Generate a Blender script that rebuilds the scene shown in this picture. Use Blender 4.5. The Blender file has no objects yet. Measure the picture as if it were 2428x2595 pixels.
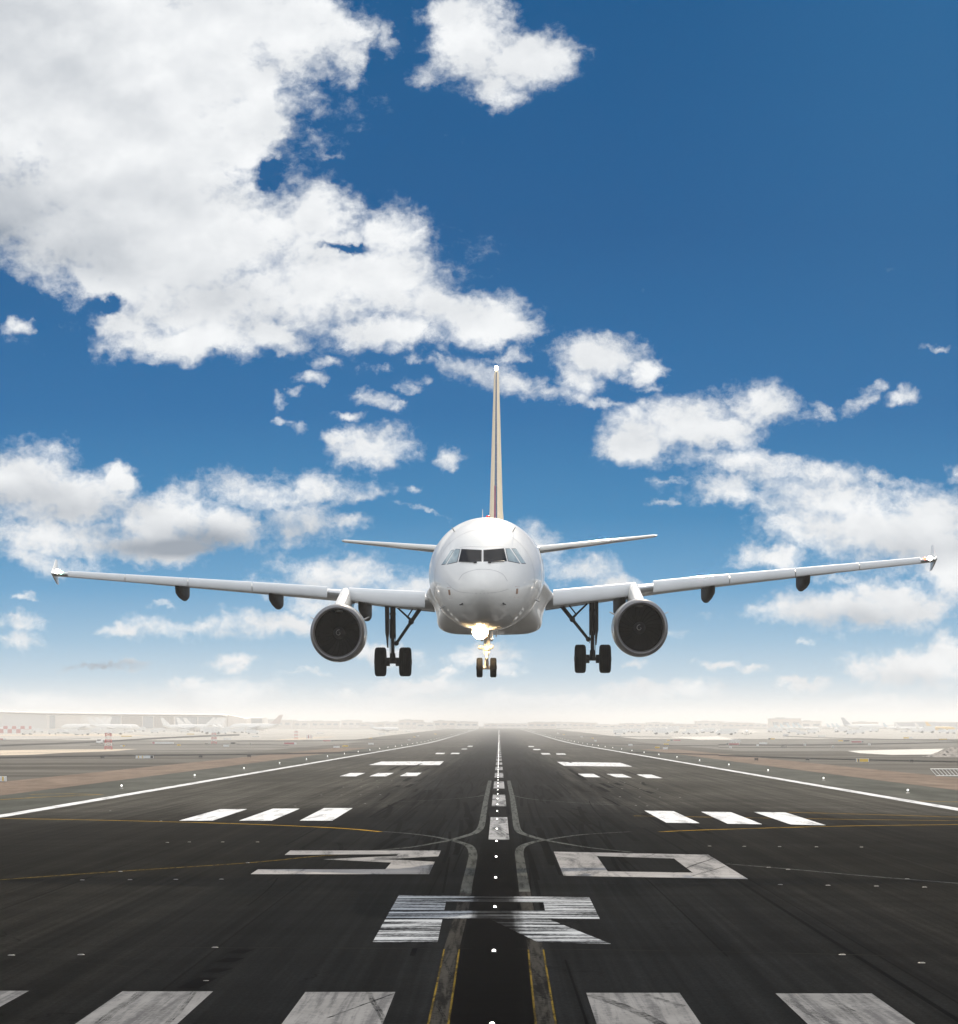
import bpy, bmesh, math, random
from mathutils import Vector, Matrix
from mathutils.bvhtree import BVHTree
random.seed(11)
sc = bpy.context.scene
C = sc.collection
R = math.radians
# ---------------------------------------------------------------- survey frame
# the photograph's lens: focal length in photo pixels, vanishing point of the flat runway, eye height
F, HX, HY, CAM = 6350.0, 1265.0, 1853.0, 5.1
BRK = [900, 1000, 1100, 1200, 1300, 5200]
SLP = [.0007, .0014, .0021, .0028, .0034, .001]
def gz(y):                                   # height of the terrain: flat, then a gentle rise
    z = 0.0
    for i, b in enumerate(BRK):
        e = BRK[i+1] if i+1 < len(BRK) else 1e9
        if y > b: z += (min(y, e)-b)*SLP[i]
    return z
def G(px, py):                               # pixel on the ground -> (x, y)
    lo, hi = 15.0, 5200.0
    for _ in range(60):
        m = (lo+hi)/2
        if HY-F*(gz(m)-CAM)/m > py: lo = m
        else: hi = m
    return ((px-HX)*lo/F, lo)
def P(px, py, D): return Vector(((px-HX)*D/F, D, CAM+(HY-py)*D/F))
def zm(x0, y0, s): return lambda u, v: (x0+u/s, y0+v/s)
zA, zB, zC, zD = zm(0,1780,3.064), zm(600,1780,3.029), zm(1214,1780,3.064), zm(1821,1780,3.064)
z2, z5, z6, z7, z3 = zm(1050,1300,4.518), zm(0,2050,1.532), zm(1214,2050,1.532), zm(800,1900,2.325), zm(620,2130,3.647)
def lerp(a, b, t): return a+(b-a)*t
def interp(x, pts):
    pts = sorted(pts)
    if x <= pts[0][0]: a, b = pts[0], pts[1]
    elif x >= pts[-1][0]: a, b = pts[-2], pts[-1]
    else:
        for a, b in zip(pts, pts[1:]):
            if a[0] <= x <= b[0]: break
    return a[1]+(b[1]-a[1])*(x-a[0])/(b[0]-a[0])
def catmull(pts, n=6):
    out = []
    for i in range(len(pts)-1):
        p0, p1, p2, p3 = pts[max(i-1,0)], pts[i], pts[i+1], pts[min(i+2,len(pts)-1)]
        for k in range(n):
            t = k/n
            out.append(tuple(.5*((2*b)+(-a+c)*t+(2*a-5*b+4*c-d)*t*t+(-a+3*b-3*c+d)*t**3) for a,b,c,d in zip(p0,p1,p2,p3)))
    out.append(tuple(pts[-1]))
    return out

# ---------------------------------------------------------------- materials
class NT:
    def __init__(s, tree): s.t = tree; s.n = tree.nodes; s.l = tree.links
    def node(s, ty, **kw):
        n = s.n.new(ty)
        for k, v in kw.items(): setattr(n, k, v)
        return n
    def put(s, sock, v):
        if hasattr(v, 'is_linked'): s.l.new(v, sock)
        elif v is not None: sock.default_value = v
    def math(s, op, a, b=None, c=None, clamp=False):
        n = s.node('ShaderNodeMath', operation=op, use_clamp=clamp)
        for i, v in enumerate((a, b, c)):
            if v is not None: s.put(n.inputs[i], v)
        return n.outputs[0]
    def vmath(s, op, a, b=None, c=None):
        n = s.node('ShaderNodeVectorMath', operation=op)
        for i, v in enumerate((a, b, c)):
            if v is not None: s.put(n.inputs[i], v)
        return n.outputs[1] if op in ('DOT_PRODUCT', 'LENGTH', 'DISTANCE') else n.outputs[0]
    def mr(s, v, a, b, c=0.0, d=1.0, smooth=True):
        n = s.node('ShaderNodeMapRange', interpolation_type='SMOOTHSTEP' if smooth else 'LINEAR')
        s.put(n.inputs[0], v)
        for i, x in enumerate((a, b, c, d)): s.put(n.inputs[i+1], x)
        return n.outputs[0]
    def mix(s, f, a, b, blend='MIX'):
        n = s.node('ShaderNodeMix', data_type='RGBA', blend_type=blend)
        s.put(n.inputs[0], f)
        for i, v in ((6, a), (7, b)):
            if isinstance(v, tuple) and len(v) == 3: v = (*v, 1)
            s.put(n.inputs[i], v)
        return n.outputs[2]
    def noise(s, vec, scale, detail=4, rough=.55, out=0, dist=0.0):
        n = s.node('ShaderNodeTexNoise')
        s.put(n.inputs['Vector'], vec); n.inputs['Scale'].default_value = scale
        n.inputs['Detail'].default_value = detail; n.inputs['Roughness'].default_value = rough
        n.inputs['Distortion'].default_value = dist
        return n.outputs[out]
    def scale(s, vec, xyz, rotz=0.0):
        n = s.node('ShaderNodeMapping'); s.put(n.inputs[0], vec)
        n.inputs['Rotation'].default_value = (0, 0, rotz); n.inputs['Scale'].default_value = xyz
        return n.outputs[0]
def newmat(name):
    m = bpy.data.materials.new(name); m.use_nodes = True
    nt = NT(m.node_tree); b = m.node_tree.nodes['Principled BSDF']
    tc = nt.node('ShaderNodeTexCoord').outputs['Object']
    return m, nt, b, tc
def pm(name, col, rough=.5, metal=0.0, coat=0.0, var=.12, scale=3.0, emit=None, es=0.0, spec=None, bump=0.0):
    m, nt, b, tc = newmat(name)
    n = nt.noise(tc, scale, 6, .6)
    f = nt.mr(n, .3, .7, 1-var, 1+var)
    nt.put(b.inputs['Base Color'], nt.mix(1.0, tuple(col[:3]), f, 'MULTIPLY'))
    nt.put(b.inputs['Roughness'], nt.mr(nt.noise(tc, scale*2.3, 4), .3, .7, max(rough-.06,.02), min(rough+.06,1)))
    b.inputs['Metallic'].default_value = metal
    b.inputs['Coat Weight'].default_value = coat; b.inputs['Coat Roughness'].default_value = .04
    if spec is not None: b.inputs['Specular IOR Level'].default_value = spec
    if bump:
        bn = nt.node('ShaderNodeBump'); bn.inputs['Strength'].default_value = bump
        nt.put(bn.inputs['Height'], n); nt.put(b.inputs['Normal'], bn.outputs[0])
    if emit:
        b.inputs['Emission Color'].default_value = (*emit, 1); b.inputs['Emission Strength'].default_value = es
    return m
M = {}
M['white_paint'] = pm('white_paint', (.84,.825,.79), .5, 0, .6, .03, .8, spec=.3)
M['wing_grey'] = pm('wing_grey', (.60,.62,.64), .34, 0, .4, .05, 1.2)
M['slat'] = pm('slat_metal', (.78,.80,.82), .45, 0, .4, .03, 1.5)
M['lip'] = pm('lip_metal', (.19,.19,.20), .34, .5, 0, .02, 2)
M['cowl'] = pm('cowl_paint', (.42,.42,.42), .3, 0, .5, .05, 1)
M['duct'] = pm('duct_dark', (.003,.003,.003), .8, 0, 0, .2, 4, spec=.05)
M['blade'] = pm('fan_blade', (.010,.010,.011), .5, 0, 0, .2, 4, spec=.2)
M['spinner'] = pm('spinner', (.05,.05,.055), .45, 0, 0, .15, 4)
M['swirl'] = pm('swirl_white', (.6,.6,.6), .5, 0, 0, .05, 4)
M['gear'] = pm('gear_steel', (.018,.015,.014), .5, 0, 0, .3, 5, spec=.3)
M['gear_white'] = pm('gear_paint', (.42,.38,.33), .45, 0, .2, .2, 5)
M['chrome'] = pm('piston_chrome', (.7,.7,.7), .15, 1.0, 0, .05, 5)
M['rubber'] = pm('tyre_rubber', (.005,.0045,.0045), .8, 0, 0, .3, 9, spec=.12)
M['rim'] = pm('wheel_rim', (.10,.095,.09), .45, .6, 0, .2, 7)
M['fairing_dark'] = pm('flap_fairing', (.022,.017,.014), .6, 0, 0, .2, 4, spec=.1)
M['glass'] = pm('cockpit_glass', (.006,.006,.008), .06, 0, 0, .3, 4, spec=.12)
M['sideglass'] = pm('side_glass', (.36,.44,.45), .08, 0, .6, .15, 3)  # pale sky reflection put into the base colour
M['seal'] = pm('window_seal', (.10,.10,.11), .5, 0, 0, .1, 6)
M['joint'] = pm('skin_joint', (.55,.54,.52), .5, 0, 0, .1, 6)
M['seam'] = pm('panel_seam', (.42,.41,.41), .5, 0, 0, .1, 6)
M['redline'] = pm('red_outline', (.42,.22,.19), .5, 0, 0, .1, 6)
M['copper'] = pm('static_plate', (.38,.23,.16), .35, .4, 0, .1, 6)
M['finedge'] = pm('fin_edge', (.10,.13,.20), .22, .5, .3, .1, 3)
M['finpaint'] = pm('fin_paint', (.95,.80,.58), .6, 0, 0, .03, 2, spec=.1)  # warm sunlit tone put into the base colour
M['finstripe'] = pm('fin_stripe', (.30,.04,.09), .4, 0, .3, .1, 3)
M['beacon'] = pm('beacon_red', (.5,.02,.01), .2, 0, .5, .1, 4, (1,.05,.02), .6)
M['landing'] = pm('landing_lamp', (1,.9,.7), .2, 0, 0, 0, 4, (1,.80,.46), 40)
M['reflector_glow'] = pm('lamp_reflector_glow', (1,.8,.4), .2, .5, 0, 0, 4, (1,.62,.18), 1.6)  # ring emits by itself to stand in for the lamp's warm halo
M['strobe'] = pm('strobe_white', (1,1,1), .2, 0, 0, 0, 4, (1,.96,.85), 25)
M['navgreen'] = pm('nav_green', (.3,.8,.5), .2, 0, 0, 0, 4, (.35,1,.55), 5)
M['navred'] = pm('nav_red', (.9,.2,.1), .2, 0, 0, 0, 4, (1,.12,.06), 5)
M['lamp'] = pm('runway_lamp', (1,1,1), .3, 0, 0, 0, 4, (1,.97,.9), 7)
M['edgelamp'] = pm('edge_lamp', (1,1,1), .3, 0, 0, 0, 4, (1,.97,.92), 2.2)
M['steel'] = pm('fitting_steel', (.35,.35,.34), .4, .7, 0, .2, 9)
M['fitting'] = pm('worn_fitting', (.16,.155,.145), .5, .2, 0, .3, 9)
M['black'] = pm('black_housing', (.012,.012,.014), .5, 0, 0, .2, 9)
M['sign_white'] = pm('sign_white', (.75,.75,.73), .5, 0, 0, .06, .7)
M['sign_yellow'] = pm('sign_yellow', (.75,.47,.03), .5, 0, 0, .06, .7)
M['sign_red'] = pm('sign_red', (.42,.05,.07), .5, 0, 0, .1, .7)
M['sign_grey'] = pm('sign_grey', (.32,.29,.25), .6, 0, 0, .1, .7)
def scuffmat():
    m, nt, b, tc = newmat('tyre_scuff')
    b.inputs['Base Color'].default_value = (.012,.013,.015,1); b.inputs['Roughness'].default_value = .95; b.inputs['Specular IOR Level'].default_value = 0
    n = nt.noise(tc, 7.0, 5, .65); n2 = nt.noise(tc, 1.3, 3, .6)
    nt.put(b.inputs['Alpha'], nt.math('MULTIPLY', nt.mr(n, .36, .66, .12, .8), nt.mr(n2, .35, .62, .25, 1.0)))
    return m
M['scuff'] = scuffmat()
def filmmat():  # dark film painted in for the aircraft's shadow, streaked with worn rubber
    m, nt, b, tc = newmat('rubber_shadow_film')
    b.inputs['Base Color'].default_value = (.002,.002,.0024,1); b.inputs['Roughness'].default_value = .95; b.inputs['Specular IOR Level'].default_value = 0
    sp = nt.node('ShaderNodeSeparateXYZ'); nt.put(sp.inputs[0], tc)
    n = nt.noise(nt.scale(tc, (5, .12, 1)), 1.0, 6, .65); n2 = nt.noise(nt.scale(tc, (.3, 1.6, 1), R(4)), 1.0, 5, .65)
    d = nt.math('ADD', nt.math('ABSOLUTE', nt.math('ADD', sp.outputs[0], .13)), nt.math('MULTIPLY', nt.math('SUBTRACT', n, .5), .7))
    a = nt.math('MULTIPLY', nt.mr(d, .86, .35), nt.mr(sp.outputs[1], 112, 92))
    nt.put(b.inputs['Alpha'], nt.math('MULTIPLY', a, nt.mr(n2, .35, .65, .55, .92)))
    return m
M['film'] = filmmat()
M['mast_red'] = pm('mast_red', (.55,.06,.07), .5, 0, 0, .1, 2)
M['bldg'] = pm('pale_render', (.85,.80,.73), .8, 0, 0, .08, .02)  # extra pale: part of the distance haze is put into the colour
M['bldg2'] = pm('warm_render', (.78,.70,.62), .8, 0, 0, .1, .02)  # lightened like the pale walls, haze put into the colour
M['roof'] = pm('roof_sheet', (.62,.60,.57), .6, 0, 0, .08, .02)
M['tail_pale'] = pm('tail_pale', (.55,.66,.70), .4, 0, .3, .05, .3)
M['tail_grey'] = pm('tail_grey', (.42,.44,.47), .4, 0, .3, .05, .3)
M['tail_yellow'] = pm('tail_yellow', (.80,.50,.10), .4, 0, .3, .05, .3)
M['tail_rose'] = pm('tail_rose', (.62,.52,.47), .4, 0, .3, .05, .3)
M['rock'] = pm('gravel', (.22,.20,.18), .95, 0, 0, .5, 1.2, bump=.6)
M['concrete'] = pm('light_concrete', (.52,.50,.46), .85, 0, 0, .12, .08)
M['sand'] = pm('dry_sand', (.46,.38,.28), .95, 0, 0, .25, .06)

def gridmat(name, base, line, sx, sy):
    m, nt, b, tc = newmat(name)
    br = nt.node('ShaderNodeTexBrick'); br.offset = 0
    nt.put(br.inputs['Vector'], nt.node('ShaderNodeTexCoord').outputs['Generated'])
    n2 = nt.node('ShaderNodeMapping'); nt.put(n2.inputs[0], nt.node('ShaderNodeTexCoord').outputs['Generated'])
    n2.inputs['Rotation'].default_value = (R(90), 0, 0)
    nt.put(br.inputs['Vector'], n2.outputs[0])
    br.inputs['Color1'].default_value = (*base, 1); br.inputs['Color2'].default_value = (*[c*.8 for c in base], 1)
    br.inputs['Mortar'].default_value = (*line, 1); br.inputs['Scale'].default_value = 1
    br.inputs['Brick Width'].default_value = 1/sx; br.inputs['Row Height'].default_value = 1/sy
    br.inputs['Mortar Size'].default_value = .012
    nt.put(b.inputs['Base Color'], br.outputs[0]); b.inputs['Roughness'].default_value = .35
    return m
M['glazing'] = gridmat('glazing', (.30,.33,.35), (.5,.5,.5), 14, 5)
M['lattice_wall'] = gridmat('lattice_wall', (.50,.44,.38), (.24,.21,.19), 12, 5)
def checkmat():
    m, nt, b, tc = newmat('red_white_check')
    ch = nt.node('ShaderNodeTexChecker'); nt.put(ch.inputs['Vector'], nt.vmath('ADD', tc, (.11, .13, .17)))
    ch.inputs['Color1'].default_value = (.5,.10,.09,1); ch.inputs['Color2'].default_value = (.75,.73,.7,1); ch.inputs['Scale'].default_value = .28
    nt.put(b.inputs['Base Color'], ch.outputs[0]); b.inputs['Roughness'].default_value = .7
    return m
M['check'] = checkmat()

# ---- pavement
def asphalt(name, c_mid, c_out, rubber=True):
    m, nt, b, tc = newmat(name)
    sp = nt.node('ShaderNodeSeparateXYZ'); nt.put(sp.inputs[0], tc)
    ax = nt.math('ABSOLUTE', sp.outputs[0])
    st1 = nt.noise(nt.scale(tc, (1.1, .012, 1)), 1.0, 6, .62)          # long streaks along the runway
    st2 = nt.noise(nt.scale(tc, (5.0, .03, 1), R(1.2)), 1.0, 5, .6)
    big = nt.noise(nt.scale(tc, (.05, .016, 1)), 1.0, 4, .55)
    cross = nt.noise(nt.scale(tc, (.03, .30, 1), R(-2)), 1.0, 5, .6)
    spk = nt.noise(tc, 26, 3, .7)
    w = nt.math('ADD', ax, nt.math('MULTIPLY', nt.math('SUBTRACT', st1, .5), 9.0))
    f = nt.mr(w, 4.0, 15.0)
    old = nt.mr(nt.math('ADD', sp.outputs[1], nt.math('MULTIPLY', nt.math('SUBTRACT', nt.noise(nt.scale(tc, (.05,.02,1)), 1.0, 5), .5), 90)), 135, 185)
    col = nt.mix(f, nt.mix(old, c_mid, (.013,.0135,.0135)), nt.mix(old, c_out, (.056,.053,.0455)))
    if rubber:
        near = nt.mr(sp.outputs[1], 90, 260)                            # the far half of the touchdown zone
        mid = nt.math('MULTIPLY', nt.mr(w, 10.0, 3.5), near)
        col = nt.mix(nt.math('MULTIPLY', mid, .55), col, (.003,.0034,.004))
        lane = nt.mr(nt.math('ADD', nt.math('ABSOLUTE', nt.math('ADD', sp.outputs[0], .13)), nt.math('MULTIPLY', nt.math('SUBTRACT', st2, .5), .5)), 1.0, .6)  # dark centre strip: the aircraft's shadow painted into the asphalt colour
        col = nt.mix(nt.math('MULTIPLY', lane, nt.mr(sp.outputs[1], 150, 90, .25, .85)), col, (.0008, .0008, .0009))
    k = nt.math('MULTIPLY', nt.mr(st1, .3, .7, .72, 1.28), nt.mr(st2, .3, .7, .76, 1.24))
    k = nt.math('MULTIPLY', k, nt.mr(big, .3, .7, .70, 1.3))
    k = nt.math('MULTIPLY', k, nt.mr(cross, .3, .7, .80, 1.2))
    k = nt.math('MULTIPLY', k, nt.mr(spk, .25, .75, .55, 1.5))
    spk2 = nt.noise(tc, 8.0, 4, .65)
    k = nt.math('MULTIPLY', k, nt.mr(spk2, .3, .7, .8, 1.22))
    # paving joints and sealed cracks
    fx = nt.math('ABSOLUTE', nt.math('SUBTRACT', nt.math('FRACT', nt.math('MULTIPLY_ADD', sp.outputs[0], 1/7.6, .37)), .5))
    joint = nt.mr(fx, .006, .002)
    vo = nt.node('ShaderNodeTexVoronoi', feature='DISTANCE_TO_EDGE'); nt.put(vo.inputs['Vector'], nt.vmath('ADD', nt.scale(tc, (.16,.05,0)), nt.vmath('SCALE', nt.noise(tc, .35, 4, .6, 1)))); vo.inputs['Scale'].default_value = 1.0
    vo.inputs['Vector'].links[0].from_node.inputs[1].links[0].from_node.inputs['Scale'].default_value = .35
    crack = nt.math('MULTIPLY', nt.mr(vo.outputs['Distance'], .006, .001), nt.mr(nt.noise(tc, .09, 3), .5, .6))
    k = nt.math('MULTIPLY', k, nt.math('SUBTRACT', 1.0, nt.math('MULTIPLY', nt.math('MAXIMUM', joint, crack), .6)))
    nt.put(b.inputs['Base Color'], nt.mix(1.0, col, k, 'MULTIPLY'))
    nt.put(b.inputs['Roughness'], nt.mr(st2, .3, .7, .78, .95))
    b.inputs['Specular IOR Level'].default_value = 0.0
    bn = nt.node('ShaderNodeBump'); bn.inputs['Strength'].default_value = .25; bn.inputs['Distance'].default_value = .01
    nt.put(bn.inputs['Height'], spk); nt.put(b.inputs['Normal'], bn.outputs[0])
    return m
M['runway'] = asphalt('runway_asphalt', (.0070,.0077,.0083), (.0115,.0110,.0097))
def earth(name, c1, c2, sx=.01, sy=.05):
    m, nt, b, tc = newmat(name)
    n = nt.noise(nt.scale(tc, (sx, sy, 1)), 1.0, 8, .62)
    n2 = nt.noise(nt.scale(tc, (sx*6, sy*5, 1)), 1.0, 6, .65)
    spk = nt.noise(tc, 7, 4, .7)
    col = nt.mix(nt.mr(n, .36, .64), c1, c2)
    k = nt.math('MULTIPLY', nt.mr(n2, .3, .7, .78, 1.22), nt.mr(spk, .3, .7, .8, 1.2))
    nt.put(b.inputs['Base Color'], nt.mix(1.0, col, k, 'MULTIPLY')); b.inputs['Roughness'].default_value = .95
    b.inputs['Specular IOR Level'].default_value = 0.0
    return m
M['ground'] = earth('airfield_ground', (.070,.065,.056), (.14,.132,.116))
M['shoulder'] = earth('shoulder_asphalt', (.068,.070,.061), (.095,.096,.084), .05, .012)
M['dirt'] = earth('reddish_dirt', (.165,.125,.098), (.20,.155,.122), .06, .02)
M['apron'] = earth('apron_concrete', (.36,.345,.315), (.48,.46,.42), .006, .02)  # far concrete lightened in its colour to stand in for thicker haze
M['midconc'] = earth('taxiway_concrete', (.13,.125,.112), (.22,.21,.19), .008, .03)
M['taxi'] = earth('taxiway_asphalt', (.014,.015,.016), (.022,.022,.022), .01, .1)
def paint(name, col, worn, wcol, sx, sy, rot=0.0, lo=.42, hi=.6, chips=.5, cut=None):
    m, nt, b, tc = newmat(name)
    st = nt.noise(nt.scale(tc, (sx, sy, 1), rot), 1.0, 7, .66, 0, .5)
    ch = nt.noise(tc, 9, 6, .7)
    d = nt.math('ADD', nt.math('MULTIPLY', st, 1.0), nt.math('MULTIPLY', nt.math('SUBTRACT', ch, .5), chips))
    f = nt.math('MULTIPLY', nt.mr(d, lo, hi), worn)
    big = nt.noise(tc, .6, 4)
    c = nt.mix(f, tuple(col), tuple(wcol))
    c = nt.mix(1.0, c, nt.mr(big, .3, .7, .86, 1.1), 'MULTIPLY')
    nt.put(b.inputs['Base Color'], c); b.inputs['Roughness'].default_value = .9
    b.inputs['Specular IOR Level'].default_value = 0.0
    return m
M['paint'] = paint('marking_white', (.72,.72,.72), .85, (.22,.225,.23), 1.2, .12, R(20), .47, .70)
M['paint_near'] = paint('marking_scrubbed', (.20,.20,.20), .85, (.085,.085,.09), 4.0, .11, R(-3), .42, .66)
M['paint_digit'] = paint('marking_digit', (.33,.325,.325), .9, (.085,.09,.095), .9, .12, R(62), .46, .68)
M['paint_letter'] = paint('marking_letter', (.40,.42,.44), .99, (.008,.0095,.012), .22, 1.7, R(6), .41, .59, .35)
M['paint_center'] = paint('marking_centre', (.32,.32,.32), .9, (.05,.055,.06), 1.6, .10, R(30), .45, .66)
M['yellow_line'] = paint('taxi_yellow', (.40,.24,.025), .7, (.07,.055,.02), .5, .5, 0, .45, .65)
M['grey_line'] = paint('worn_taxi_line', (.085,.09,.085), .9, (.014,.015,.015), 5.0, .25, R(-6), .45, .68)
M['faint_line'] = paint('faint_joint', (.016,.016,.014), .8, (.007,.007,.007), .5, .5, 0, .4, .6)
M['dark_line'] = paint('scrubbed_taxi_line', (.040,.038,.034), .95, (.006,.006,.006), 5.0, .22, R(-14), .40, .62)
M['yellow_worn'] = paint('taxi_yellow_worn', (.15,.105,.018), .9, (.02,.016,.008), 6, .5, 0, .42, .62)
M['skid'] = pm('skid_rubber', (.0018,.002,.0025), .95, 0, 0, .4, 2.0, spec=0.0)

# ---------------------------------------------------------------- mesh helpers
class MB:
    def __init__(s): s.v = []; s.f = []; s.m = []; s.sm = []
    def add(s, v, f, mi=0, smooth=True):
        o = len(s.v); s.v += [Vector(p) for p in v]
        for q in f: s.f.append([i+o for i in q]); s.m.append(mi); s.sm.append(smooth)
    def loft(s, rings, mi=0, closed=True, caps=True, smooth=True):
        n = len(rings[0]); v = [p for r in rings for p in r]; f = []
        for i in range(len(rings)-1):
            for j in range(n if closed else n-1):
                k = (j+1) % n
                f.append((i*n+j, i*n+k, (i+1)*n+k, (i+1)*n+j))
        if caps and closed:
            f.append(tuple(range(n))[::-1]); f.append(tuple((len(rings)-1)*n+j for j in range(n)))
        s.add(v, f, mi, smooth)
    def box(s, c, d, mi=0, rot=None):
        c = Vector(c); v = []
        for x in (-.5,.5):
            for y in (-.5,.5):
                for z in (-.5,.5):
                    p = Vector((x*d[0], y*d[1], z*d[2]))
                    if rot is not None: p = rot @ p
                    v.append(c+p)
        s.add(v, [(0,1,3,2),(4,6,7,5),(0,4,5,1),(2,3,7,6),(0,2,6,4),(1,5,7,3)], mi, False)
    def tube(s, p0, p1, r0, r1=None, n=14, mi=0):
        p0, p1 = Vector(p0), Vector(p1); r1 = r0 if r1 is None else r1
        d = (p1-p0).normalized(); a = d.orthogonal().normalized(); b = d.cross(a)
        s.loft([[p+(a*math.cos(t*2*math.pi/n)+b*math.sin(t*2*math.pi/n))*r for t in range(n)] for p, r in ((p0,r0),(p1,r1))], mi)
    def lathe(s, o, axis, prof, n=48, mi=0, sx=1.0, sz=1.0, caps=False):
        o, d = Vector(o), Vector(axis).normalized()
        a = Vector((0,0,1)) if abs(d.z) < .9 else Vector((1,0,0))
        a = (a-d*a.dot(d)).normalized(); b = d.cross(a)
        s.loft([[o+d*h+(a*math.cos(t*2*math.pi/n)*sz+b*math.sin(t*2*math.pi/n)*sx)*r for t in range(n)] for h, r in prof], mi, True, caps)
    def ball(s, c, r, mi=0, n=12):
        s.lathe(c, (0,0,1), [(-r*math.cos(math.pi*i/8), max(r*math.sin(math.pi*i/8), r*.02)) for i in range(9)], n, mi, caps=True)
    def quadgrid(s, g, mi=0):
        n = len(g[0]); v = [p for r in g for p in r]
        s.add(v, [(i*n+j, i*n+j+1, (i+1)*n+j+1, (i+1)*n+j) for i in range(len(g)-1) for j in range(n-1)], mi)
    def mesh(s, name, mats, org, fix=True):
        me = bpy.data.meshes.new(name); org = Vector(org)
        me.from_pydata([tuple(p-org) for p in s.v], [], s.f)
        for i, p in enumerate(me.polygons): p.material_index = s.m[i]; p.use_smooth = s.sm[i]
        if fix:
            bm = bmesh.new(); bm.from_mesh(me); bmesh.ops.recalc_face_normals(bm, faces=bm.faces); bm.to_mesh(me); bm.free()
        for m in (mats if isinstance(mats, (list, tuple)) else [mats]): me.materials.append(m)
        try: me.set_sharp_from_angle(angle=R(38))
        except Exception: pass
        return me
ORG = {}
def tag(o, label=None, cat=None, group=None, kind=None):
    if label: o['label'] = label
    if cat: o['category'] = cat
    if group: o['group'] = group
    if kind: o['kind'] = kind
    return o
def thing(name, loc, label, cat, group=None):
    o = bpy.data.objects.new(name, None); C.objects.link(o); o.location = loc; o.empty_display_size = .5
    ORG[o] = Vector(loc); return tag(o, label, cat, group)
def part(name, mb, mats, parent, label=None, fix=True):
    org = ORG[parent]
    o = bpy.data.objects.new(name, mb.mesh(name, mats, org, fix)); C.objects.link(o); o.parent = parent
    ORG[o] = org
    if label: o['label'] = label
    return o
def solo(name, mb, mats, loc, label=None, cat=None, group=None, kind=None, fix=True):
    o = bpy.data.objects.new(name, mb.mesh(name, mats, loc, fix)); C.objects.link(o); o.location = loc
    ORG[o] = Vector(loc); return tag(o, label, cat, group, kind)
def dup(o, parent=None):
    c = o.copy(); C.objects.link(c)
    if parent: c.parent = parent
    for ch in list(o.children): dup(ch, c)
    return c

# ---------------------------------------------------------------- ground, runway, markings
def ybreaks(y0, y1, step=None):
    ys = [y0]+[b for b in BRK if y0 < b < y1]+[y1]
    if step:
        ys += [y0+step*i for i in range(1, int((y1-y0)/step)+1) if y0+step*i < y1]
    return sorted(set(ys))
def strip(mb, x0, x1, y0, y1, off):
    ys = ybreaks(y0, y1)
    mb.quadgrid([[(x0, y, gz(y)+off), (x1, y, gz(y)+off)] for y in ys])
def flat(name, mb, mat):
    return solo(name, mb, mat, (0,0,0), kind='structure', fix=False)
def poly(mb, pts, off):
    a = sum(p[0]*q[1]-q[0]*p[1] for p, q in zip(pts, pts[1:]+pts[:1]))
    if a < 0: pts = pts[::-1]
    mb.add([(x, y, gz(y)+off) for x, y in pts], [tuple(range(len(pts)))], 0, False)
def px_poly(mb, z, pts, off): poly(mb, [G(*z(u, v)) for u, v in pts], off)
def ribbon(mb, pts, w, off, w2=None):
    L, Rr = [], []
    for i, p in enumerate(pts):
        a, b = pts[max(i-1,0)], pts[min(i+1,len(pts)-1)]
        d = Vector((b[0]-a[0], b[1]-a[1])); d.normalize(); n = Vector((-d.y, d.x))
        ww = w if w2 is None else lerp(w, w2, i/(len(pts)-1))
        L.append((p[0]+n.x*ww/2, p[1]+n.y*ww/2, gz(p[1])+off)); Rr.append((p[0]-n.x*ww/2, p[1]-n.y*ww/2, gz(p[1])+off))
    mb.quadgrid([Rr, L])
mb = MB()
ys = [-2000, -300, -40, 0, 60, 150, 300, 600]+BRK+[2000, 3500, 9000]
ys = sorted(ys)
xs = [-6000,-2000,-600,-200,-60,60,200,600,2000,6000]
mb.quadgrid([[(x, y, gz(y)) for x in xs] for y in ys])
flat('ground', mb, M['ground'])
mb = MB(); strip(mb, -39.5, -30.6, -40, 3560, .010); strip(mb, 30.6, 39.5, -40, 3560, .010); flat('runway_shoulder', mb, M['shoulder'])
mb = MB(); strip(mb, -50, -39.5, -40, 760, .012); strip(mb, 39.5, 50, -40, 700, .012); flat('dirt_strip', mb, M['dirt'])
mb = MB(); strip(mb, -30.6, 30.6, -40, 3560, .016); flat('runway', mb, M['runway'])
# taxiways that cross in the distance, seen as dark streaks
mb = MB()
for z, pts, th in ((zA, [(0,430),(600,420),(1200,412),(1860,404)], 10), (zB, [(0,400),(500,392),(900,385)], 10), (zB, [(900,385),(1120,380)], 8),
        (zC, [(1150,388),(1500,396),(1860,408)], 7), (zD, [(0,412),(600,432),(1100,446),(1860,462)], 10),
        (zA, [(0,336),(500,318),(900,298),(1400,270),(1860,252)], 13), (zA, [(700,333),(1300,328),(1860,323)], 4), (zB, [(0,325),(240,324),(400,330)], 4),
        (zB, [(0,297),(400,296),(700,292),(1400,280)], 5), (zC, [(760,316),(1200,328),(1860,340)], 5), (zC, [(560,262),(1000,264),(1500,270)], 4),
        (zD, [(0,328),(600,332),(1300,322),(1860,308)], 9), (zD, [(500,262),(1000,280),(1860,296)], 5), (zD, [(0,352),(700,352),(1500,356)], 4), (zA, [(0,293),(400,287),(700,280)], 4)):
    up = [G(*z(u, v-th/2)) for u, v in catmull(pts, 5)]; dn = [G(*z(u, v+th/2)) for u, v in catmull(pts, 5)]
    mb.quadgrid([[(x, y, gz(y)+.022) for x, y in dn], [(x, y, gz(y)+.022) for x, y in up]])
flat('taxiway', mb, M['taxi'])
mb = MB()
px_poly(mb, zA, [(0,372),(500,366),(1070,362),(900,378),(500,392),(250,407),(0,412)], .026)
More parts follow.
